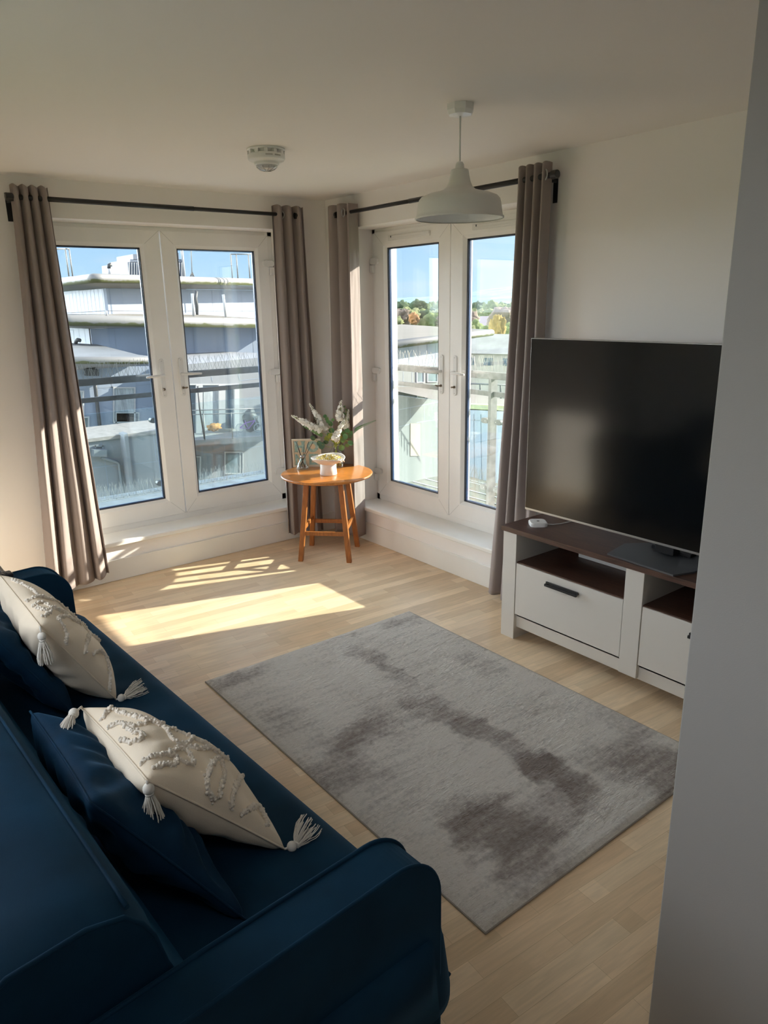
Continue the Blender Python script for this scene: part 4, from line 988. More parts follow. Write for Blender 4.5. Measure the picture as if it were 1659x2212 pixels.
tag(m.build('ledge_cables', PIN, origin=(-1, .8, .2)), 'thin cables lying along the dark ledge', 'cable')

# ================================================================== OUTSIDE: buildings
CLAD = mat('cladding_white', (.235, .285, .365), .45, vary=.03, vscale=.4)
CLADB = mat('cladding_blue', (.40, .52, .68), .45, vary=.04, vscale=.3)
JOINT = mat('panel_joint', (.22, .26, .32), .7)
def fascia_mat():
    m = bpy.data.materials.new('fascia_mossy'); m.use_nodes = True; nt = m.node_tree; b = nt.nodes['Principled BSDF']
    n = nt.nodes.new('ShaderNodeTexNoise'); n.inputs['Scale'].default_value = 2.6; n.inputs['Detail'].default_value = 7; t = nt.nodes.new('ShaderNodeTexCoord'); nt.links.new(t.outputs['Object'], n.inputs[0])
    at = nt.nodes.new('ShaderNodeAttribute'); at.attribute_name = 'moss'
    ad_ = nt.nodes.new('ShaderNodeMath'); ad_.operation = 'MULTIPLY_ADD'; nt.links.new(n.outputs[0], ad_.inputs[0]); ad_.inputs[1].default_value = 1.0; nt.links.new(at.outputs['Fac'], ad_.inputs[2])
    r = nt.nodes.new('ShaderNodeValToRGB'); nt.links.new(ad_.outputs[0], r.inputs[0]); e = r.color_ramp.elements
    e[0].position = .86; e[0].color = (.19, .19, .187, 1); e[1].position = 1.25; e[1].color = (.07, .08, .028, 1); nt.links.new(r.outputs[0], b.inputs['Base Color']); b.inputs['Roughness'].default_value = .5
    return m
FASC = fascia_mat()
SOFF = mat('soffit', (.26, .26, .255), .8); ROOF = mat('roof_membrane', (.10, .115, .13), .9, vary=.15, vscale=.8); ROOFB = mat('roof_beige', (.15, .14, .12), .9, vary=.08, vscale=.5)
PANE = mat('dark_pane', (.10, .14, .17), .12, vary=.4, vscale=1.5); NETC = mat('net_curtain', (.30, .34, .36), .8, vary=.35, vscale=9, stretch=(4, 4, .2)); FRW = mat('frame_white', (.38, .39, .40), .4)
PIPE = mat('pipe_black', (.035, .04, .045), .5)
NR = Vector((.432, -.902, 0)); NY = Vector((0, -1, 0)); NX = Vector((-1, 0, 0))
def face(m, pts, thick, n, mi=0):
    """solid slab: front face pts, extruded away from us along -n"""
    k = len(pts); pts = [Vector(p) for p in pts]; bk = [p-n*thick for p in pts]
    m.add(pts+bk, [tuple(range(k)), tuple(range(k, 2*k))[::-1]]+[(i, (i+1) % k, k+(i+1) % k, k+i) for i in range(k)], mi)
def pface(m, px, P, n, thick, mi=0): face(m, [onp(u, v, P, n) for u, v in px], thick, n, mi)
def pbox(m, u0, v0, u1, v1, P, n, out, thick=.12, mi=0):
    pface(m, [(u0, v0), (u1, v0), (u1, v1), (u0, v1)], Vector(P)+n*out, n, thick, mi)
def joints(par, lines, P, n, w=.012):
    m = MB(); q = Vector(P)+n*.006
    for (u0, v0, u1, v1) in lines:
        a = onp(u0, v0, q, n); b = onp(u1, v1, q, n); d = (b-a).normalized(); s_ = d.cross(n)*w
        m.add([a-s_, b-s_, b+s_, a+s_], [(0, 1, 2, 3)])
    return m.build('panel_joints', JOINT, par)
def fascia(par, path, r):
    vs = []; path = [Vector(p) for p in path]; n = 14
    m = MB().tube(path, r, n); o = m.build('rounded_eaves', FASC, par)
    at = o.data.attributes.new('moss', 'FLOAT', 'POINT'); zs = {}
    for i, v in enumerate(o.data.vertices):
        ring = min(i//n, len(path)-1); dz = (v.co.z-path[ring].z)/r; at.data[i].value = max(-.4, min(.9, .16-dz*.75))
    return o
def window(par, u0, v0, u1, v1, P, n, bars=(), mt=None, fw=2.0, name='window'):
    m = MB(); pbox(m, u0-fw, v0-fw, u1+fw, v0, P, n, .05); pbox(m, u0-fw, v1, u1+fw, v1+fw, P, n, .05); pbox(m, u0-fw, v0, u0, v1, P, n, .05); pbox(m, u1, v0, u1+fw, v1, P, n, .05)
    for b in bars: pbox(m, b-fw*.45, v0, b+fw*.45, v1, P, n, .04)
    w_ = m.build(name, FRW, par); g = MB(); pbox(g, u0, v0, u1, v1, P, n, .012, .05); g.build('pane', mt or NETC, w_); return w_
bA = thing('apartment_building', 'large white clad apartment building with stepped rounded eaves outside the left doors', 'building', (8, 24, -12))
# --- top storey
d0 = ray(204, 601); d0h = math.hypot(d0.x, d0.y); P1 = CAM+d0*(36/d0h)
r1 = .205; Q1 = onp(640, 612, P1, NR); L1 = onp(60, 618, P1, NX)
z1 = P1.z
fascia(bA, [L1, P1+Vector((0, .5, 0)), P1, P1+(Q1-P1)*.02, Q1], r1)
OH = 1.45; Pw = P1-NR*OH; 
# wall corner = meeting of the two wall planes
cx_ = P1.x+1.15; t_ = (cx_-Pw.x)/(.902); Cw = Vector((cx_, Pw.y+.432*t_, 0))
zs1 = P1.z-r1-.17; e_r = Vector((.902, .432, 0))
m = MB(); Rw = Cw+e_r*13; Lw = Vector((cx_, L1.y+6, 0))
for (a, b, nn) in ((Cw, Rw, NR), (Lw, Cw+Vector((0, .06, 0)), NX)): face(m, [(a.x, a.y, zs1), (b.x, b.y, zs1), (b.x, b.y, zs1-3.0), (a.x, a.y, zs1-3.0)], .2, nn)
m.build('upper_wall', [CLAD], bA)
m = MB()
for a in [Cw+e_r*(1.35*k+1.0) for k in range(1, 16)]:
    q = a+NR*.006; m.add([q-e_r*.012+Vector((0, 0, zs1)), q+e_r*.012+Vector((0, 0, zs1)), q+e_r*.012+Vector((0, 0, zs1-3)), q-e_r*.012+Vector((0, 0, zs1-3))], [(0, 1, 2, 3)])
for k in range(1, 14):
    y = Cw.y+.62*k; x = cx_-.006; m.add([(x, y-.012, zs1), (x, y+.012, zs1), (x, y+.012, zs1-3), (x, y-.012, zs1-3)], [(0, 1, 2, 3)])
m.build('panel_joints', JOINT, bA)
m = MB(); zb_ = z1-r1*.95
m.add([(L1.x, L1.y, zb_), (P1.x, P1.y, zb_), (Cw.x, Cw.y, zs1+.01), (Lw.x, Lw.y, zs1+.01)], [(0, 1, 2, 3)])
m.add([(P1.x, P1.y, zb_), (Q1.x, Q1.y, zb_), (Rw.x, Rw.y, zs1+.01), (Cw.x, Cw.y, zs1+.01)], [(0, 1, 2, 3)]); m.build('soffit', SOFF, bA)
m = MB(); zt1 = z1+r1*.7; face(m, [(L1.x, L1.y, zt1), (P1.x, P1.y, zt1), (Q1.x, Q1.y, Q1.z+r1*.7), (Q1.x-3, Q1.y+22, zt1), (L1.x, L1.y+8, zt1)], .1, Vector((0, 0, 1))); m.build('roof', ROOF, bA)
# --- middle storey
Y2 = 25.0; Pa = on(141, 692, 1, Y2); Pb = on(640, 700, 1, Y2); r2 = .205
fascia(bA, [(Pa.x, Pa.y+9, Pa.z), Pa+Vector((0, .4, 0)), Pa, Pa+(Pb-Pa)*.02, Pb], r2)
W2 = 26.35; c2_ = on(196, 720, 1, W2); zs2 = Pa.z-r2-.17
m = MB(); face(m, [(c2_.x, W2, zs2), (Pb.x, W2, zs2-.1), (Pb.x, W2, zs2-3), (c2_.x, W2, zs2-3)], .2, NY); face(m, [(c2_.x, W2+12, zs2), (c2_.x, W2+.05, zs2), (c2_.x, W2+.05, zs2-3), (c2_.x, W2+12, zs2-3)], .2, NX); m.build('middle_wall', CLAD, bA)
m = MB()
for k in range(1, 8):
    x = c2_.x+1.45*k-.5*(k == 1); m.add([(x-.012, W2-.006, zs2), (x+.012, W2-.006, zs2), (x+.012, W2-.006, zs2-3), (x-.012, W2-.006, zs2-3)], [(0, 1, 2, 3)])
for k in range(1, 8):
    y = W2+.8*k; x = c2_.x-.006; m.add([(x, y-.012, zs2), (x, y+.012, zs2), (x, y+.012, zs2-3), (x, y-.012, zs2-3)], [(0, 1, 2, 3)])
m.build('panel_joints', JOINT, bA)
m = MB(); q = Pa.z-r2*.95
m.add([(Pa.x, Pa.y, q), (Pb.x, Pb.y, Pb.z-r2*.95), (Pb.x, W2, zs2-.09), (c2_.x, W2, zs2+.01)], [(0, 1, 2, 3)]); m.add([(Pa.x, Pa.y+9, q), (Pa.x, Pa.y, q), (c2_.x, W2, zs2+.01), (c2_.x, W2+12, zs2+.01)], [(0, 1, 2, 3)]); m.build('soffit', SOFF, bA)
m = MB(); q = Pa.z+r2*.7; face(m, [(Pa.x, Pa.y, q), (Pb.x, Pb.y, Pb.z+r2*.7), (Pb.x, Y2+16, q-.02), (Pa.x, Y2+12, q)], .1, Vector((0, 0, 1))); m.build('roof', ROOFB, bA)
# --- low roof with the short rounded end on the left
Y3 = 20.6; Pc = on(60, 778, 1, Y3); Pd = on(315, 778.5, 1, Y3); r3 = .125
fascia(bA, [Pc, Pd, Pd+Vector((.10, .03, 0)), Pd+Vector((.2, .35, 0)), Pd+Vector((.2, 3, 0))], r3)
m = MB(); face(m, [(Pc.x, Y3, Pc.z+.10), (Pd.x+.1, Y3, Pd.z+.10), (Pd.x+.2, W2, Pd.z+.35), (Pc.x, W2, Pd.z+.75)], .08, Vector((0, 0, 1))); m.build('low_roof', ROOF, bA)
W3 = 22.0; zs3 = on(200, 797, 1, W3).z
m = MB(); m.add([(Pc.x, Y3, Pc.z-r3*.95), (Pd.x+.1, Y3, Pd.z-r3*.95), (Pd.x-.3, W3, zs3), (Pc.x, W3, zs3)], [(0, 1, 2, 3)]); m.build('soffit', SOFF, bA)
# --- left facade
PL = Vector((0, W3, 0)); m = MB(); pface(m, [(60, 796), (412, 790), (412, 1150), (60, 1150)], PL, NY, .25); m.build('left_facade', CLAD, bA)
joints(bA, [(184, 831, 188, 838), (168, 842, 205, 839), (240, 826, 243, 837), (213, 838, 243, 836), (293, 823, 296, 834), (297, 833, 345, 828), (225, 840, 246, 835)], PL, NY)
window(bA, 247.5, 839, 290, 911, PL, NY, (), NETC, 3.0)
window(bA, 252, 893, 299, 932, PL, NY, (), PANE, 2.4)
window(bA, 140, 847, 179, 897, PL, NY, (160,), NETC, 3.2)
window(bA, 150, 903, 190, 946, PL, NY, (), PANE, 3.2)
m = MB(); m.tube([onp(u, v, PL+NY*.12, NY) for u, v in ((204, 826), (206, 838), (212, 890), (218, 940), (220, 952))], .065, 8); pbox(m, 187, 798, 214, 812, PL, NY, .3, .3); m.build('downpipe', PIPE, bA)
# --- right facade, nearer and in the sun
W4 = 20.0; PR = Vector((0, W4, 0)); m = MB(); pface(m, [(398, 787.5), (640, 765), (640, 1150), (398, 1150)], PR, NY, .25); m.build('right_facade', RWHITE, bA)
ql = onp(398, 787.5, PR, NY); qr = onp(640, 765, PR, NY)
m = MB(); m.add([ql, qr, (qr.x, W2, qr.z-.15), (ql.x, W2, ql.z-.02)], [(0, 1, 2, 3)]); m.add([ql, (ql.x, W3, ql.z), (ql.x, W3, ql.z-6), (ql.x, W4, ql.z-6)], [(0, 1, 2, 3)]); m.build('right_roof', RWHITE, bA)
joints(bA, [(457, 814, 459, 824), (515, 808, 518, 822), (520, 822, 570, 816), (521, 864, 575, 859)], PR, NY)
fw_ = window(bA, 405, 832, 514, 936, PR, NY, (), PANE, 2.5, 'balcony_window')
for (u0, u1) in ((424, 438), (473, 487), (507, 517)):
    m = MB(); pbox(m, u0, 831, u1, 938, PR, NY, .10); m.build('window_post', FRW, fw_)
m = MB(); pbox(m, 440, 842, 472, 926, PR, NY, .03, .04); m.build('net_curtain', NETC, fw_)
m = MB(); pbox(m, 443, 927, 508, 938, PR, NY, .14); m.build('window_sill', FRW, fw_)
# --- balcony
YB = 18.3; a0 = on(398, 952.5, 1, YB); a1 = on(640, 938, 1, YB)
m = MB(); face(m, [a0, a1, (a1.x, W4, a1.z), (a0.x, W4, a0.z)], .18, Vector((0, 0, 1))); m.build('balcony_slab', SOFF, bA)
br = thing('balcony_railing', 'thin rail with glass panels round the balcony across the way', 'railing', ((a0.x+a1.x)/2, YB, a0.z))
PBn = Vector((0, YB, 0))
for (v0, v1) in ((887, 881), (896, 890)):
    MB().tube([on(404, v0, 1, YB), on(600, v1, 1, YB)], .018, 8).build('rail', GALV, br)
for u, vt, vb in ((439, 893, 951), (499, 891, 948), (562, 888, 944)):
    MB().tube([on(u, vt, 1, YB), on(u+3.5, vb, 1, YB)], .022, 8).build('post', GALV, br)
m = MB(); face(m, [on(404, 889, 1, YB), on(600, 883, 1, YB), on(600, 938, 1, YB), on(404, 949, 1, YB)], .02, NY); m.build('glass_panel', RGLASS, br)
tag(MB().tube([on(427, 834, 1, YB-.1), on(431, 880, 1, YB-.1), on(442, 948, 1, YB-.1)], .03, 8).build('flag_pole', PIPE, origin=on(442, 948, 1, YB-.1)), 'slim dark upright pole at the left of the balcony across the way', 'pole')
# bicycle
YK = 18.9; BP = mat('bike_purple', (.30, .08, .45), .4); TY_ = mat('tyre_grey', (.35, .36, .37), .5)
ca, cb = on(518.5, 924.5, 1, YK), on(557, 924.0, 1, YK); bk = thing('bicycle', 'small purple bicycle parked on the balcony across the way', 'bicycle', ((ca.x+cb.x)/2, YK, ca.z-.16))
for cc in (ca, cb):
    m = MB(); R_ = .155
    m.tube([(cc.x+R_*math.cos(2*PI*i/28), YK, cc.z+R_*math.sin(2*PI*i/28)) for i in range(28)], .016, 6, closed=True)
    for i in range(8): m.tube([cc, (cc.x+R_*math.cos(2*PI*i/8), YK, cc.z+R_*math.sin(2*PI*i/8))], .003, 4)
    m.build('wheel', TY_, bk)
k1, k2, k3, k4 = on(530, 914, 1, YK), on(537, 926, 1, YK), on(551, 908, 1, YK), on(529, 906, 1, YK)
MB().tube([ca, k1, k3], .018, 6).tube([k1, k2, k3], .018, 6).tube([ca, k2], .014, 6).tube([k4, k1], .014, 6).build('frame', BP, bk)
MB().tube([cb, k3, on(549, 902, 1, YK)], .014, 6).tube([on(546, 901, 1, YK), on(555, 899, 1, YK)], .016, 6).build('handlebar', TY_, bk)
MB().ball(k4, .05, sc=(1.6, 1, .5)).build('saddle', PIPE, bk)
def blob(name, label, cat, c, r, sc, mt, seed, sub=3, amp=.25, fr=1.6, parent=None, group=None):
    bm = bmesh.new(); bmesh.ops.create_icosphere(bm, subdivisions=sub, radius=1)
    for v in bm.verts:
        d = v.co.normalized(); k = 1+amp*mnoise.noise(d*fr+Vector((seed, 0, 0)))+amp*.7*mnoise.noise(d*fr*3.1+Vector((0, seed, 0)))+amp*.5*mnoise.noise(d*fr*7+Vector((0, 0, seed)))
        v.co = Vector((d.x*k*r*sc[0], d.y*k*r*sc[1], d.z*k*r*sc[2]))
    me = bpy.data.meshes.new(name); bm.to_mesh(me); bm.free(); me.materials.append(mt)
    for p in me.polygons: p.use_smooth = True
    o = bpy.data.objects.new(name, me); C.objects.link(o)
    if parent is None: o.location = c; tag(o, label, cat, group)
    else: me.transform(Matrix.Translation(c)); o.parent = parent; o.matrix_parent_inverse = pinv(parent)
    return o
COVER = mat('dark_cover', (.03, .035, .04), .6, vary=.5, vscale=6)
cc = on(541, 908, 1, 19.45); blob('covered_barbecue', 'bulky object under a dark cover behind the purple bicycle', 'covered object', cc, .42, (.72, .5, 1.0), COVER, 3, 3, .22)
PLO = mat('autumn_orange', (.45, .22, .07), .8, vary=.5, vscale=8)
cc = on(463, 922, 1, 19.5); blob('planter_flowers', 'low orange planting behind the glass on the balcony across the way', 'plants', cc, .22, (1.1, .5, .55), PLO, 6, 3, .5, 4)
# --- below the balcony
joints(bA, [(420, 978, 421, 998), (436, 957, 437, 981), (484, 955, 486, 976), (438, 982, 486, 974), (528, 952, 530, 967), (531, 968, 575, 962)], PR, NY)
window(bA, 487.5, 978, 524, 1022, PR, NY, (519,), PANE, 2.2)
window(bA, 405, 988, 432, 1036, PR, NY, (), PANE, 2.4)
# --- lower wing on the left with rainwater hopper
W5 = 17.0; PV = Vector((0, W5, 0)); lw = thing('parapet_wall', 'sunlit white parapet wall with pointed pier, below the left facade windows', 'wall', (0, W5, -12))
m = MB(); pface(m, [(120, 957), (372, 926), (372, 1160), (120, 1160)], PV, NY, .35); m.build('wall', RWHITE, lw)
c0, c1_ = onp(120, 957, PV, NY), onp(372, 926, PV, NY)
TILE = mat('roof_tiles_pale', (.24, .22, .21), .8, vary=.2, vscale=6)
m = MB(); face(m, [c0+Vector((0, -.08, .02)), c1_+Vector((0, -.08, .02)), c1_+Vector((0, 1.6, .10)), c0+Vector((0, 1.6, .10))], .10, Vector((0, 0, 1))); m.build('coping', TILE, lw)
m = MB(); q = Vector((0, W5-.45, 0)); pface(m, [(268, 939), (276, 936), (289, 1060), (283, 1062)], q, NY, .45); m.build('pier', RWHITE, lw)
joints(lw, [(217, 949, 220, 966), (226, 990, 235, 1060), (190, 1012, 270, 1002), (286, 1003, 345, 996), (331, 935, 338, 1000)], PV, NY)
hp_ = thing('rainwater_hopper', 'grey rainwater box and bent downpipe on the white parapet wall', 'hopper', on(218, 980, 1, W5-.2))
HM = mat('hopper_grey', (.16, .18, .20), .5)
m = MB(); pbox(m, 203, 972, 231, 987, PV, NY, .30, .28); m.build('box', HM, hp_)
m = MB(); pbox(m, 206, 962, 223, 965, PV, NY, .08, .06); pbox(m, 206, 962, 208, 974, PV, NY, .08, .06); pbox(m, 221, 962, 223, 974, PV, NY, .08, .06); m.build('bracket', HM, hp_)
MB().tube([onp(u, v, PV+NY*.1, NY) for u, v in ((219, 988), (238, 994), (254, 999), (257, 1003), (262, 1040), (265, 1075))], .045, 8).build('pipe', HM, hp_)
# --- things on the roofs
def rp(u, v, y): return on(u, v, 1, y)
ve = thing('roof_flue', 'short roof flue with dark cowl standing on the top roof', 'flue', rp(237, 592, 33)); MB().tube([rp(237.5, 598, 33), rp(236.5, 577, 33)], .09, 10).build('pipe', FRW, ve); MB().tube([rp(236, 580, 33), rp(235.5, 573, 33), rp(240, 571.5, 33)], .10, 8).build('cowl', PIPE, ve)
tw = thing('lift_tower', 'stepped blue-grey ribbed tower rising above the top roof', 'tower', rp(340, 600, 42))
TOWM = mat('tower_cladding', (.13, .155, .20), .5)
m = MB(); PT = Vector((0, 42, 0)); pface(m, [(276, 566), (397, 566), (402, 640), (281, 640)], PT, NY, 5); pface(m, [(281, 560), (392, 560), (393, 567), (281, 567)], PT, NY, 4); pface(m, [(287, 549), (386, 546), (387, 561), (288, 561)], PT, NY, 3); m.build('walls', TOWM, tw)
m = MB()
for k in range(22): u = 279+k*5.4; pbox(m, u, 567, u+1.2, 605, PT, NY, .10, .1)
m.build('ribs', FRW, tw)
MB().tube([rp(391, 520, 42), rp(399, 605, 42)], .08, 6).build('corner_pipe', FRW, tw)
def frame_(label, us, vt, vb, y, y2):
    R_ = thing('roof_guardrail', label, 'guard rail', rp(us[1], vb, y)); m = MB()
    for u in us: m.tube([rp(u, vt, y), rp(u+(8 if us[0] < 300 else 4), vb, y)], .035, 6)
    m.build('uprights', GALV, R_); MB().tube([rp(us[0], vt, y), rp(us[-1], vt, y)], .035, 6).build('bar', GALV, R_)
    if y2: MB().tube([rp(us[0]-40, vt+1, y), rp(us[0], vt, y)], .035, 6).build('bar', GALV, R_)
frame_('tall thin metal guard frame on the roof at far left', (141, 149), 537.5, 597, 33, True)
frame_('tall thin metal guard frame on the roof at the right', (498, 510, 536, 560), 549, 601, 33, False)
ms = thing('roof_mast', 'thin mast on a tripod foot on the top roof', 'mast', rp(415, 602, 33)); MB().tube([rp(411, 500, 33), rp(415, 596, 33)], .025, 6).build('pole', GALV, ms)
m = MB()
for u in (409, 415, 421): m.tube([rp(415, 588, 33), rp(u, 602, 33)], .03, 6)
m.build('tripod', PIPE, ms)
for (lab, a, b_, r_, mt, y) in (('slim white vent pipe standing beside the torn black strip', (415, 634), (418.5, 683), .06, FRW, 33), ('slim white vent pipe standing alone further right', (482, 636), (488, 685), .06, FRW, 33)):
    o = MB().tube([rp(*a, y-6.5), rp(*b_, y-6.5)], r_, 8).build('vent_pipe', mt, origin=rp(*b_, y-6.5)); tag(o, lab, 'vent pipe')
tag(MB().tube([rp(424, 629, 27), rp(421.5, 645, 27), rp(425, 660, 27), rp(426, 680, 27)], [.08, .10, .09, .06], 8).build('torn_strip', PIPE, origin=rp(426, 680, 27)), 'torn black strip hanging on the upper white wall', 'strip')
tag(MB().tube([rp(163, 746, 26.1), rp(164, 738, 26.0), rp(168, 734, 25.9), rp(173, 735.5, 25.8)], .075, 10).build('black_elbow_pipe', PIPE, origin=rp(163, 746, 26.1)), 'short black elbow pipe on the blue-shaded wall', 'pipe')
o = MB().tube([rp(230.5, 683, 26), rp(229.5, 671, 26)], .05, 8).build('vent_pipe', FRW, origin=rp(230.5, 683, 26)); tag(o, 'short white vent stub on the middle eaves', 'vent pipe')
m = MB(); m.tube([rp(130, 677, 27), rp(229, 671.5, 26), rp(300, 672, 27), rp(640, 672, 27)], .008, 4); tag(m.build('roof_cable', PIPE, origin=rp(229, 672, 26)), 'thin cable strung along the middle roof', 'cable')

# ================================================================== OUTSIDE: seen through the right-hand doors
NBn = NR; d0 = ray(905, 738); PN = CAM+d0*(32/math.hypot(d0.x, d0.y))
nb = thing('neighbouring_block', 'lower white block with a pale flat roof outside the right-hand doors', 'building', (PN.x, PN.y, -12))
A0 = onp(835, 746, PN, NR); A1 = onp(1062, 718.5, PN, NR)
fascia(nb, [A0, A1, A1+Vector((.12, .12, 0)), A1+Vector((-.3, 3, 0))], .17)
m = MB(); face(m, [A0+Vector((0, 0, .14)), A1+Vector((0, 0, .14)), A1+Vector((6, 15, .10)), A0+Vector((5, 17, .10))], .1, Vector((0, 0, 1))); m.build('roof', ROOFB, nb)
Pn2 = PN-NR*.9; q0 = onp(838, 749, Pn2, NR); q1 = onp(990, 735, Pn2, NR)
m = MB(); face(m, [(q0.x, q0.y, q0.z), (q1.x, q1.y, q1.z), (q1.x, q1.y, -6), (q0.x, q0.y, -6)], .2, NR); m.build('upper_wall', CLAD, nb)
m = MB()
for k in range(9):
    a = q0+(q1-q0)*(k/8); m.add([(a.x+NR.x*.01-.012, a.y+NR.y*.01, a.z), (a.x+NR.x*.01+.012, a.y+NR.y*.01, a.z), (a.x+NR.x*.01+.012, a.y+NR.y*.01, -6), (a.x+NR.x*.01-.012, a.y+NR.y*.01, -6)], [(0, 1, 2, 3)])
m.build('panel_joints', JOINT, nb)
m = MB(); m.add([A0-Vector((0, 0, .16)), A1-Vector((0, 0, .16)), (q1.x, q1.y, q1.z), (q0.x, q0.y, q0.z)], [(0, 1, 2, 3)]); m.build('soffit', SOFF, nb)
d0 = ray(905, 830); PM2 = CAM+d0*(24/math.hypot(d0.x, d0.y))
RW2 = mat('render_white_dimmed', (.135, .15, .15), .75, vary=.03, vscale=.6)  # the same white render, darkened in colour to offset strong sunlight on it
lb2 = thing('terrace_block', 'white terrace block with dark windows below the pale flat roof', 'building', (PM2.x, PM2.y, -12))
m = MB(); pface(m, [(800, 792), (1000, 792), (1000, 1100), (800, 1100)], PM2, NR, .3); m.build('wall', RW2, lb2)
u0 = onp(800, 792, PM2, NR); u1 = onp(1000, 792, PM2, NR); m = MB(); m.add([u0, u1, u1+Vector((-1.5, 3.2, 0)), u0+Vector((-1.5, 3.2, 0))], [(0, 1, 2, 3)]); m.build('terrace_roof', RW2, lb2)
for (a, b, c_, d_) in ((902, 804, 916, 825), (925, 805, 945, 824), (903, 838, 918, 860), (924, 839, 945, 856)): window(lb2, a, b, c_, d_, PM2, NR, (), PANE, 1.6)
joints(lb2, [(871, 803, 871, 850), (890, 803, 891, 850), (862, 885, 950, 868), (886, 880, 887, 912), (916, 872, 917, 915), (862, 922, 886, 916), (900, 913, 950, 905)], PM2, NR)
m = MB(); pbox(m, 887, 915, 908, 985, PM2, NR, .03, .05); m.build('doorway', mat('door_brown', (.35, .28, .22), .6), lb2)
# lower terrace on the right pane
d0 = ray(1035, 900); PQ = CAM+d0*(18/math.hypot(d0.x, d0.y)); tr_ = thing('roof_terrace', 'low grey terrace with mossy edge behind the galvanised rail post', 'terrace', (PQ.x, PQ.y, -12))
MOSS = mat('moss_edge', (.30, .34, .20), .9, vary=.3, vscale=3)
m = MB(); pface(m, [(985, 882), (1200, 892), (1200, 1150), (985, 1150)], PQ, NY, .3); m.build('wall', CLAD, tr_)
m = MB(); pface(m, [(985, 872), (1200, 882), (1200, 894), (985, 884)], PQ, NY, .5); m.build('mossy_edge', MOSS, tr_)
t0 = onp(985, 873, PQ, NY); t1 = onp(1200, 883, PQ, NY); m = MB(); m.add([t0, t1, t1+Vector((2, 9, 0)), t0+Vector((2, 9, 0))], [(0, 1, 2, 3)]); m.build('deck', ROOFB, tr_)
joints(tr_, [(985, 905, 1200, 915), (1025, 894, 1027, 1100), (1040, 894, 1043, 1100)], PQ, NY)
MB().tube([onp(1000, 828, PQ+Vector((0, 4, 0)), NY), onp(1200, 836, PQ+Vector((0, 4, 0)), NY)], .03, 6).build('rail', GALV, tr_)
for k in range(5): u = 1015+k*22; MB().tube([onp(u, 830, PQ+Vector((0, 4, 0)), NY), onp(u+1, 862, PQ+Vector((0, 4, 0)), NY)], .03, 6).build('post', PIPE, tr_)
# tall block further round to the east: its shadow falls across the courtyard
# ------------------------------------------------------------------ land
GRASS = mat('far_grass', (.17, .21, .10), .95, vary=.3, vscale=.05); FIELD = mat('far_field', (.42, .46, .30), .95, vary=.1, vscale=.01); YARD = mat('courtyard', (.22, .23, .24), .9, vary=.2, vscale=.3)
tag(MB().add([(-800, -400, -14), (2500, -400, -14), (2500, 2500, -14), (-800, 2500, -14)], [(0, 1, 2, 3)]).build('far_ground', GRASS), kind='structure')
tag(MB().add([(-60, 1, -13.9), (45, 1, -13.9), (45, 45, -13.9), (-60, 45, -13.9)], [(0, 1, 2, 3)]).build('courtyard_ground', YARD), kind='structure')
FOL = [mat('far_foliage_%s' % n, tuple(q*.75 for q in c), .95, vary=.45, vscale=s_, bump=.6, bscale=s_*2) for n, c, s_ in (('green', (.15, .20, .07), .5), ('dark', (.07, .115, .055), .5), ('pale', (.20, .23, .10), .5), ('rust', (.40, .20, .08), .5), ('mauve', (.24, .19, .15), .5), ('yellow', (.34, .24, .07), .5))]
def hill(name, dist, az0, az1, top, seed, mt, depth=260, zb=-14, amp=7, fr=.01, label=None):
    m = MB(); vs = []; n = 160; rows = 14
    for i in range(n+1):
        a = az0+(az1-az0)*i/n; dx, dy = math.sin(a), math.cos(a)
        for j in range(rows+1):
            t = j/rows; R_ = dist+depth*t; x, y = CAM.x+dx*R_, CAM.y+dy*R_
            z = zb+(top(a)-zb)*math.sin(t*PI/2)**.8+amp*mnoise.noise(Vector((x*fr, y*fr, seed)))*t+amp*.35*mnoise.noise(Vector((x*fr*6, y*fr*6, seed)))*t
            vs.append((x, y, z))
    fs = [(i*(rows+1)+j, (i+1)*(rows+1)+j, (i+1)*(rows+1)+j+1, i*(rows+1)+j+1) for i in range(n) for j in range(rows)]
    o = m.add(vs, fs, 0, True).build(name, mt); tag(o, kind='structure')
HF = [mat('hill_woods_hazed_%s' % n, tuple(q*.8 for q in c), .95, vary=.3, vscale=s_) for n, c, s_ in (('far', (.16, .27, .30), .02), ('mid', (.15, .22, .16), .03), ('near', (.14, .18, .09), .05))]  # bluer with distance: aerial haze put into the woods colours
rad = math.radians
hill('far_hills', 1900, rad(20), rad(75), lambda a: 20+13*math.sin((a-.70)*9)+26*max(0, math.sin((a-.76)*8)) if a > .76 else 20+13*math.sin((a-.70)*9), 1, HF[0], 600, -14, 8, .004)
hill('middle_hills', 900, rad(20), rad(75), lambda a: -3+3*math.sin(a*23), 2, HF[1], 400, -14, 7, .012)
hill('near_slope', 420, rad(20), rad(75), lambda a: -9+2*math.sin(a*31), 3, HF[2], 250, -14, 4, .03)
MB_ = MB(); pf = [on(1028, 641, 1, 1500)]
def far(u, v, D):
    d = ray(u, v); return CAM+d*(D/math.hypot(d.x, d.y))
q = [far(1060, 643.5, 1850), far(1160, 637, 1850), far(1160, 641, 1820), far(1062, 645.5, 1820)]
tag(MB().add(q, [(0, 1, 2, 3)]).build('hillside_field', FIELD, origin=q[0]), 'pale open field high on the distant hillside', 'field')
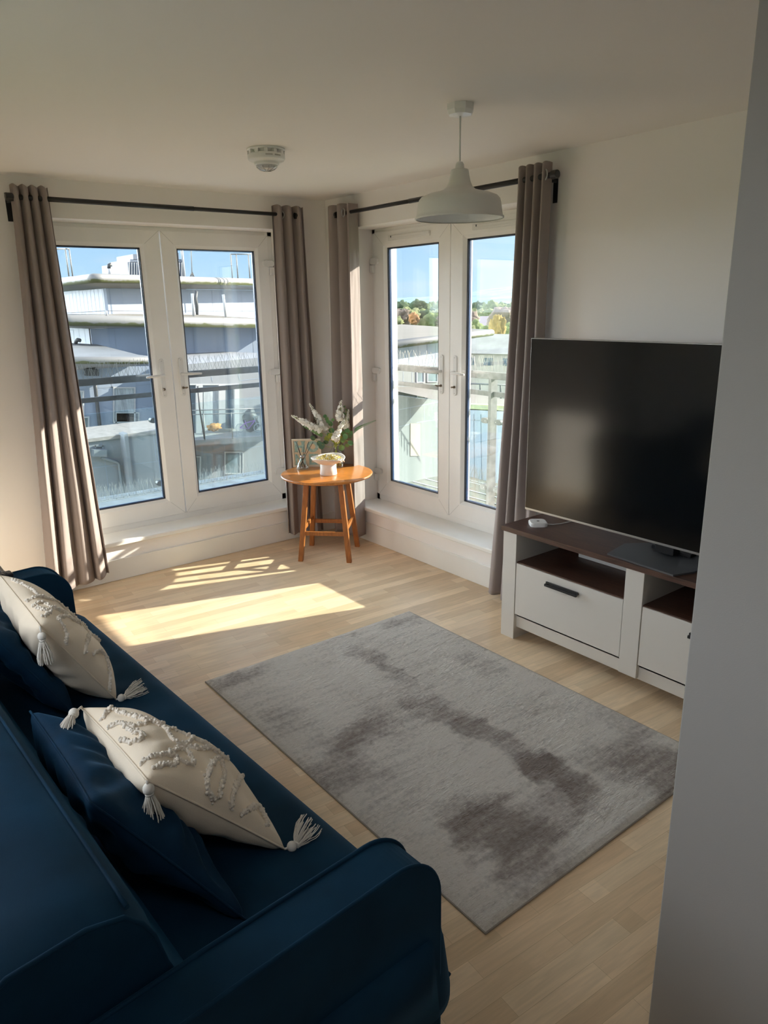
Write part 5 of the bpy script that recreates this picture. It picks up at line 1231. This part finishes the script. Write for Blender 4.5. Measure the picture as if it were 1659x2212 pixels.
# trees beyond the roofs
rgt = random.Random(11); protos = []
def tree(u, v, D, r, mi, seed):
    c = far(u, v, D); R_ = bpy.data.objects.new('tree', None); C.objects.link(R_); R_.location = (c.x, c.y, -14); return R_, c
kinds = ['green', 'dark green', 'pale green', 'rust coloured', 'mauve-brown', 'golden']
pro = {}
def place(u, v, D, r, mi, label, tall=1.0):
    c = far(u, v, D)
    if mi not in pro:
        R_ = bpy.data.objects.new('tree', None); C.objects.link(R_)
        blob('foliage', None, None, Vector((0, 0, 0)), 1, (1, 1, .85), FOL[mi], mi*3.3+1, 4, .38, 2.0, parent=R_)
        MB().tube([(0, 0, -2.2), (0, 0, -.3)], [.11, .08], 7).build('trunk', PIPE, R_)
        pro[mi] = R_; o = R_
    else: o = copy_tree(pro[mi])
    o.location = c; o.scale = (r, r, r*tall); o.rotation_euler = (0, 0, rgt.uniform(0, 6))
    o['label'] = label; o['category'] = 'tree'; o['group'] = 'trees beyond the roofs'
LB = ['leafy green tree among the woods beyond the roofs', 'dark green tree among the woods beyond the roofs', 'pale green tree among the woods beyond the roofs', 'rust-orange autumn tree among the woods', 'mauve-brown bare-looking tree among the woods', 'golden autumn tree among the woods']
for i in range(64):
    u = 856+i*4.1+rgt.uniform(-3, 3)
    place(u, 676+rgt.uniform(-6, 5), 330+rgt.uniform(-40, 60), rgt.uniform(2.8, 4.6), (0, 1, 1, 0, 4, 1)[i % 6], LB[(0, 1, 1, 0, 4, 1)[i % 6]])
for i in range(72):
    u = 852+(i*2 % 72)*3.6+rgt.uniform(-3, 3)
    place(u, 694+rgt.uniform(-9, 7), 210+rgt.uniform(-25, 30), rgt.uniform(1.9, 3.1), (2, 0, 4, 1, 0, 2, 1)[i % 7], LB[(2, 0, 4, 1, 0, 2, 1)[i % 7]])
for i in range(44):
    u = 985+(i*2 % 44)*3.4+rgt.uniform(-4, 4)
    place(u, 728+rgt.uniform(-14, 24), 120+rgt.uniform(-15, 20), rgt.uniform(1.2, 2.0), (0, 2, 1, 0)[i % 4], LB[(0, 2, 1, 0)[i % 4]])
place(894, 688, 190, 1.3, 3, 'small bright orange tree in the woods seen in the left glass', 1.3)
place(1073, 712, 105, 1.15, 5, 'tall golden tree just behind the tip of the pale roof edge', 1.9)
place(1086, 690, 150, 2.6, 4, 'large tawny tree above the golden tree at right')
# houses in the valley
HW = mat('house_white', (.66, .68, .74), .7); HR = mat('house_roof', (.28, .24, .27), .8); HB_ = mat('barn_roof', (.36, .35, .30), .85, vary=.15, vscale=.8)
def house(label, u, v, D, w, d, h, rh, wm, rm_, rz):
    c = far(u, v, D); R_ = thing('house', label, 'house', (c.x, c.y, c.z)); T = Matrix.Translation(c) @ Matrix.Rotation(rz, 4, 'Z')
    MB().box((-w/2, -d/2, -h-6), (w/2, d/2, 0), M=T).build('walls', wm, R_)
    m = MB(); pr = [(-d/2-.3, -.1), (d/2+.3, -.1), (0, rh)]; m.prism(pr, 0, -w/2-.3, w/2+.3); m.v = [tuple(T @ Vector(x)) for x in m.v]; m.build('roof', rm_, R_)
    m = MB()
    for k in range(4): m.box((-w/2+w*(k+.5)/4-.5, -d/2-.05, -h*.6), (-w/2+w*(k+.5)/4+.5, -d/2, -h*.25), M=T)
    m.build('windows', PANE, R_)
house('long white house in the valley, seen in the right-hand glass', 1028, 692, 190, 14, 6, 3, .6, HW, HW, rad(-40))
house('house with a mauve-grey roof right of the golden tree', 1098, 702, 170, 12, 7, 2.5, 2.0, HW, HR, rad(-45))
house('small house with grey roof at the woods edge, left glass', 940, 694, 230, 10, 6, 3, 2, HW, HR, rad(-30))
house('weathered barn roof among the bushes below the roof edge tip', 1062, 757, 75, 8, 6, 2.0, 1.6, HB_, HB_, rad(-70))
house('red-roofed house behind the pale spikes', 1036, 778, 90, 6, 5, 3, 1.5, HW, mat('roof_red', (.42, .17, .10), .8), rad(-35))
house('second red-roofed house further right behind the pale spikes', 1066, 782, 90, 6, 5, 3, 1.5, mat('house_brick', (.35, .18, .13), .8), MATS['roof_red'], rad(-50))
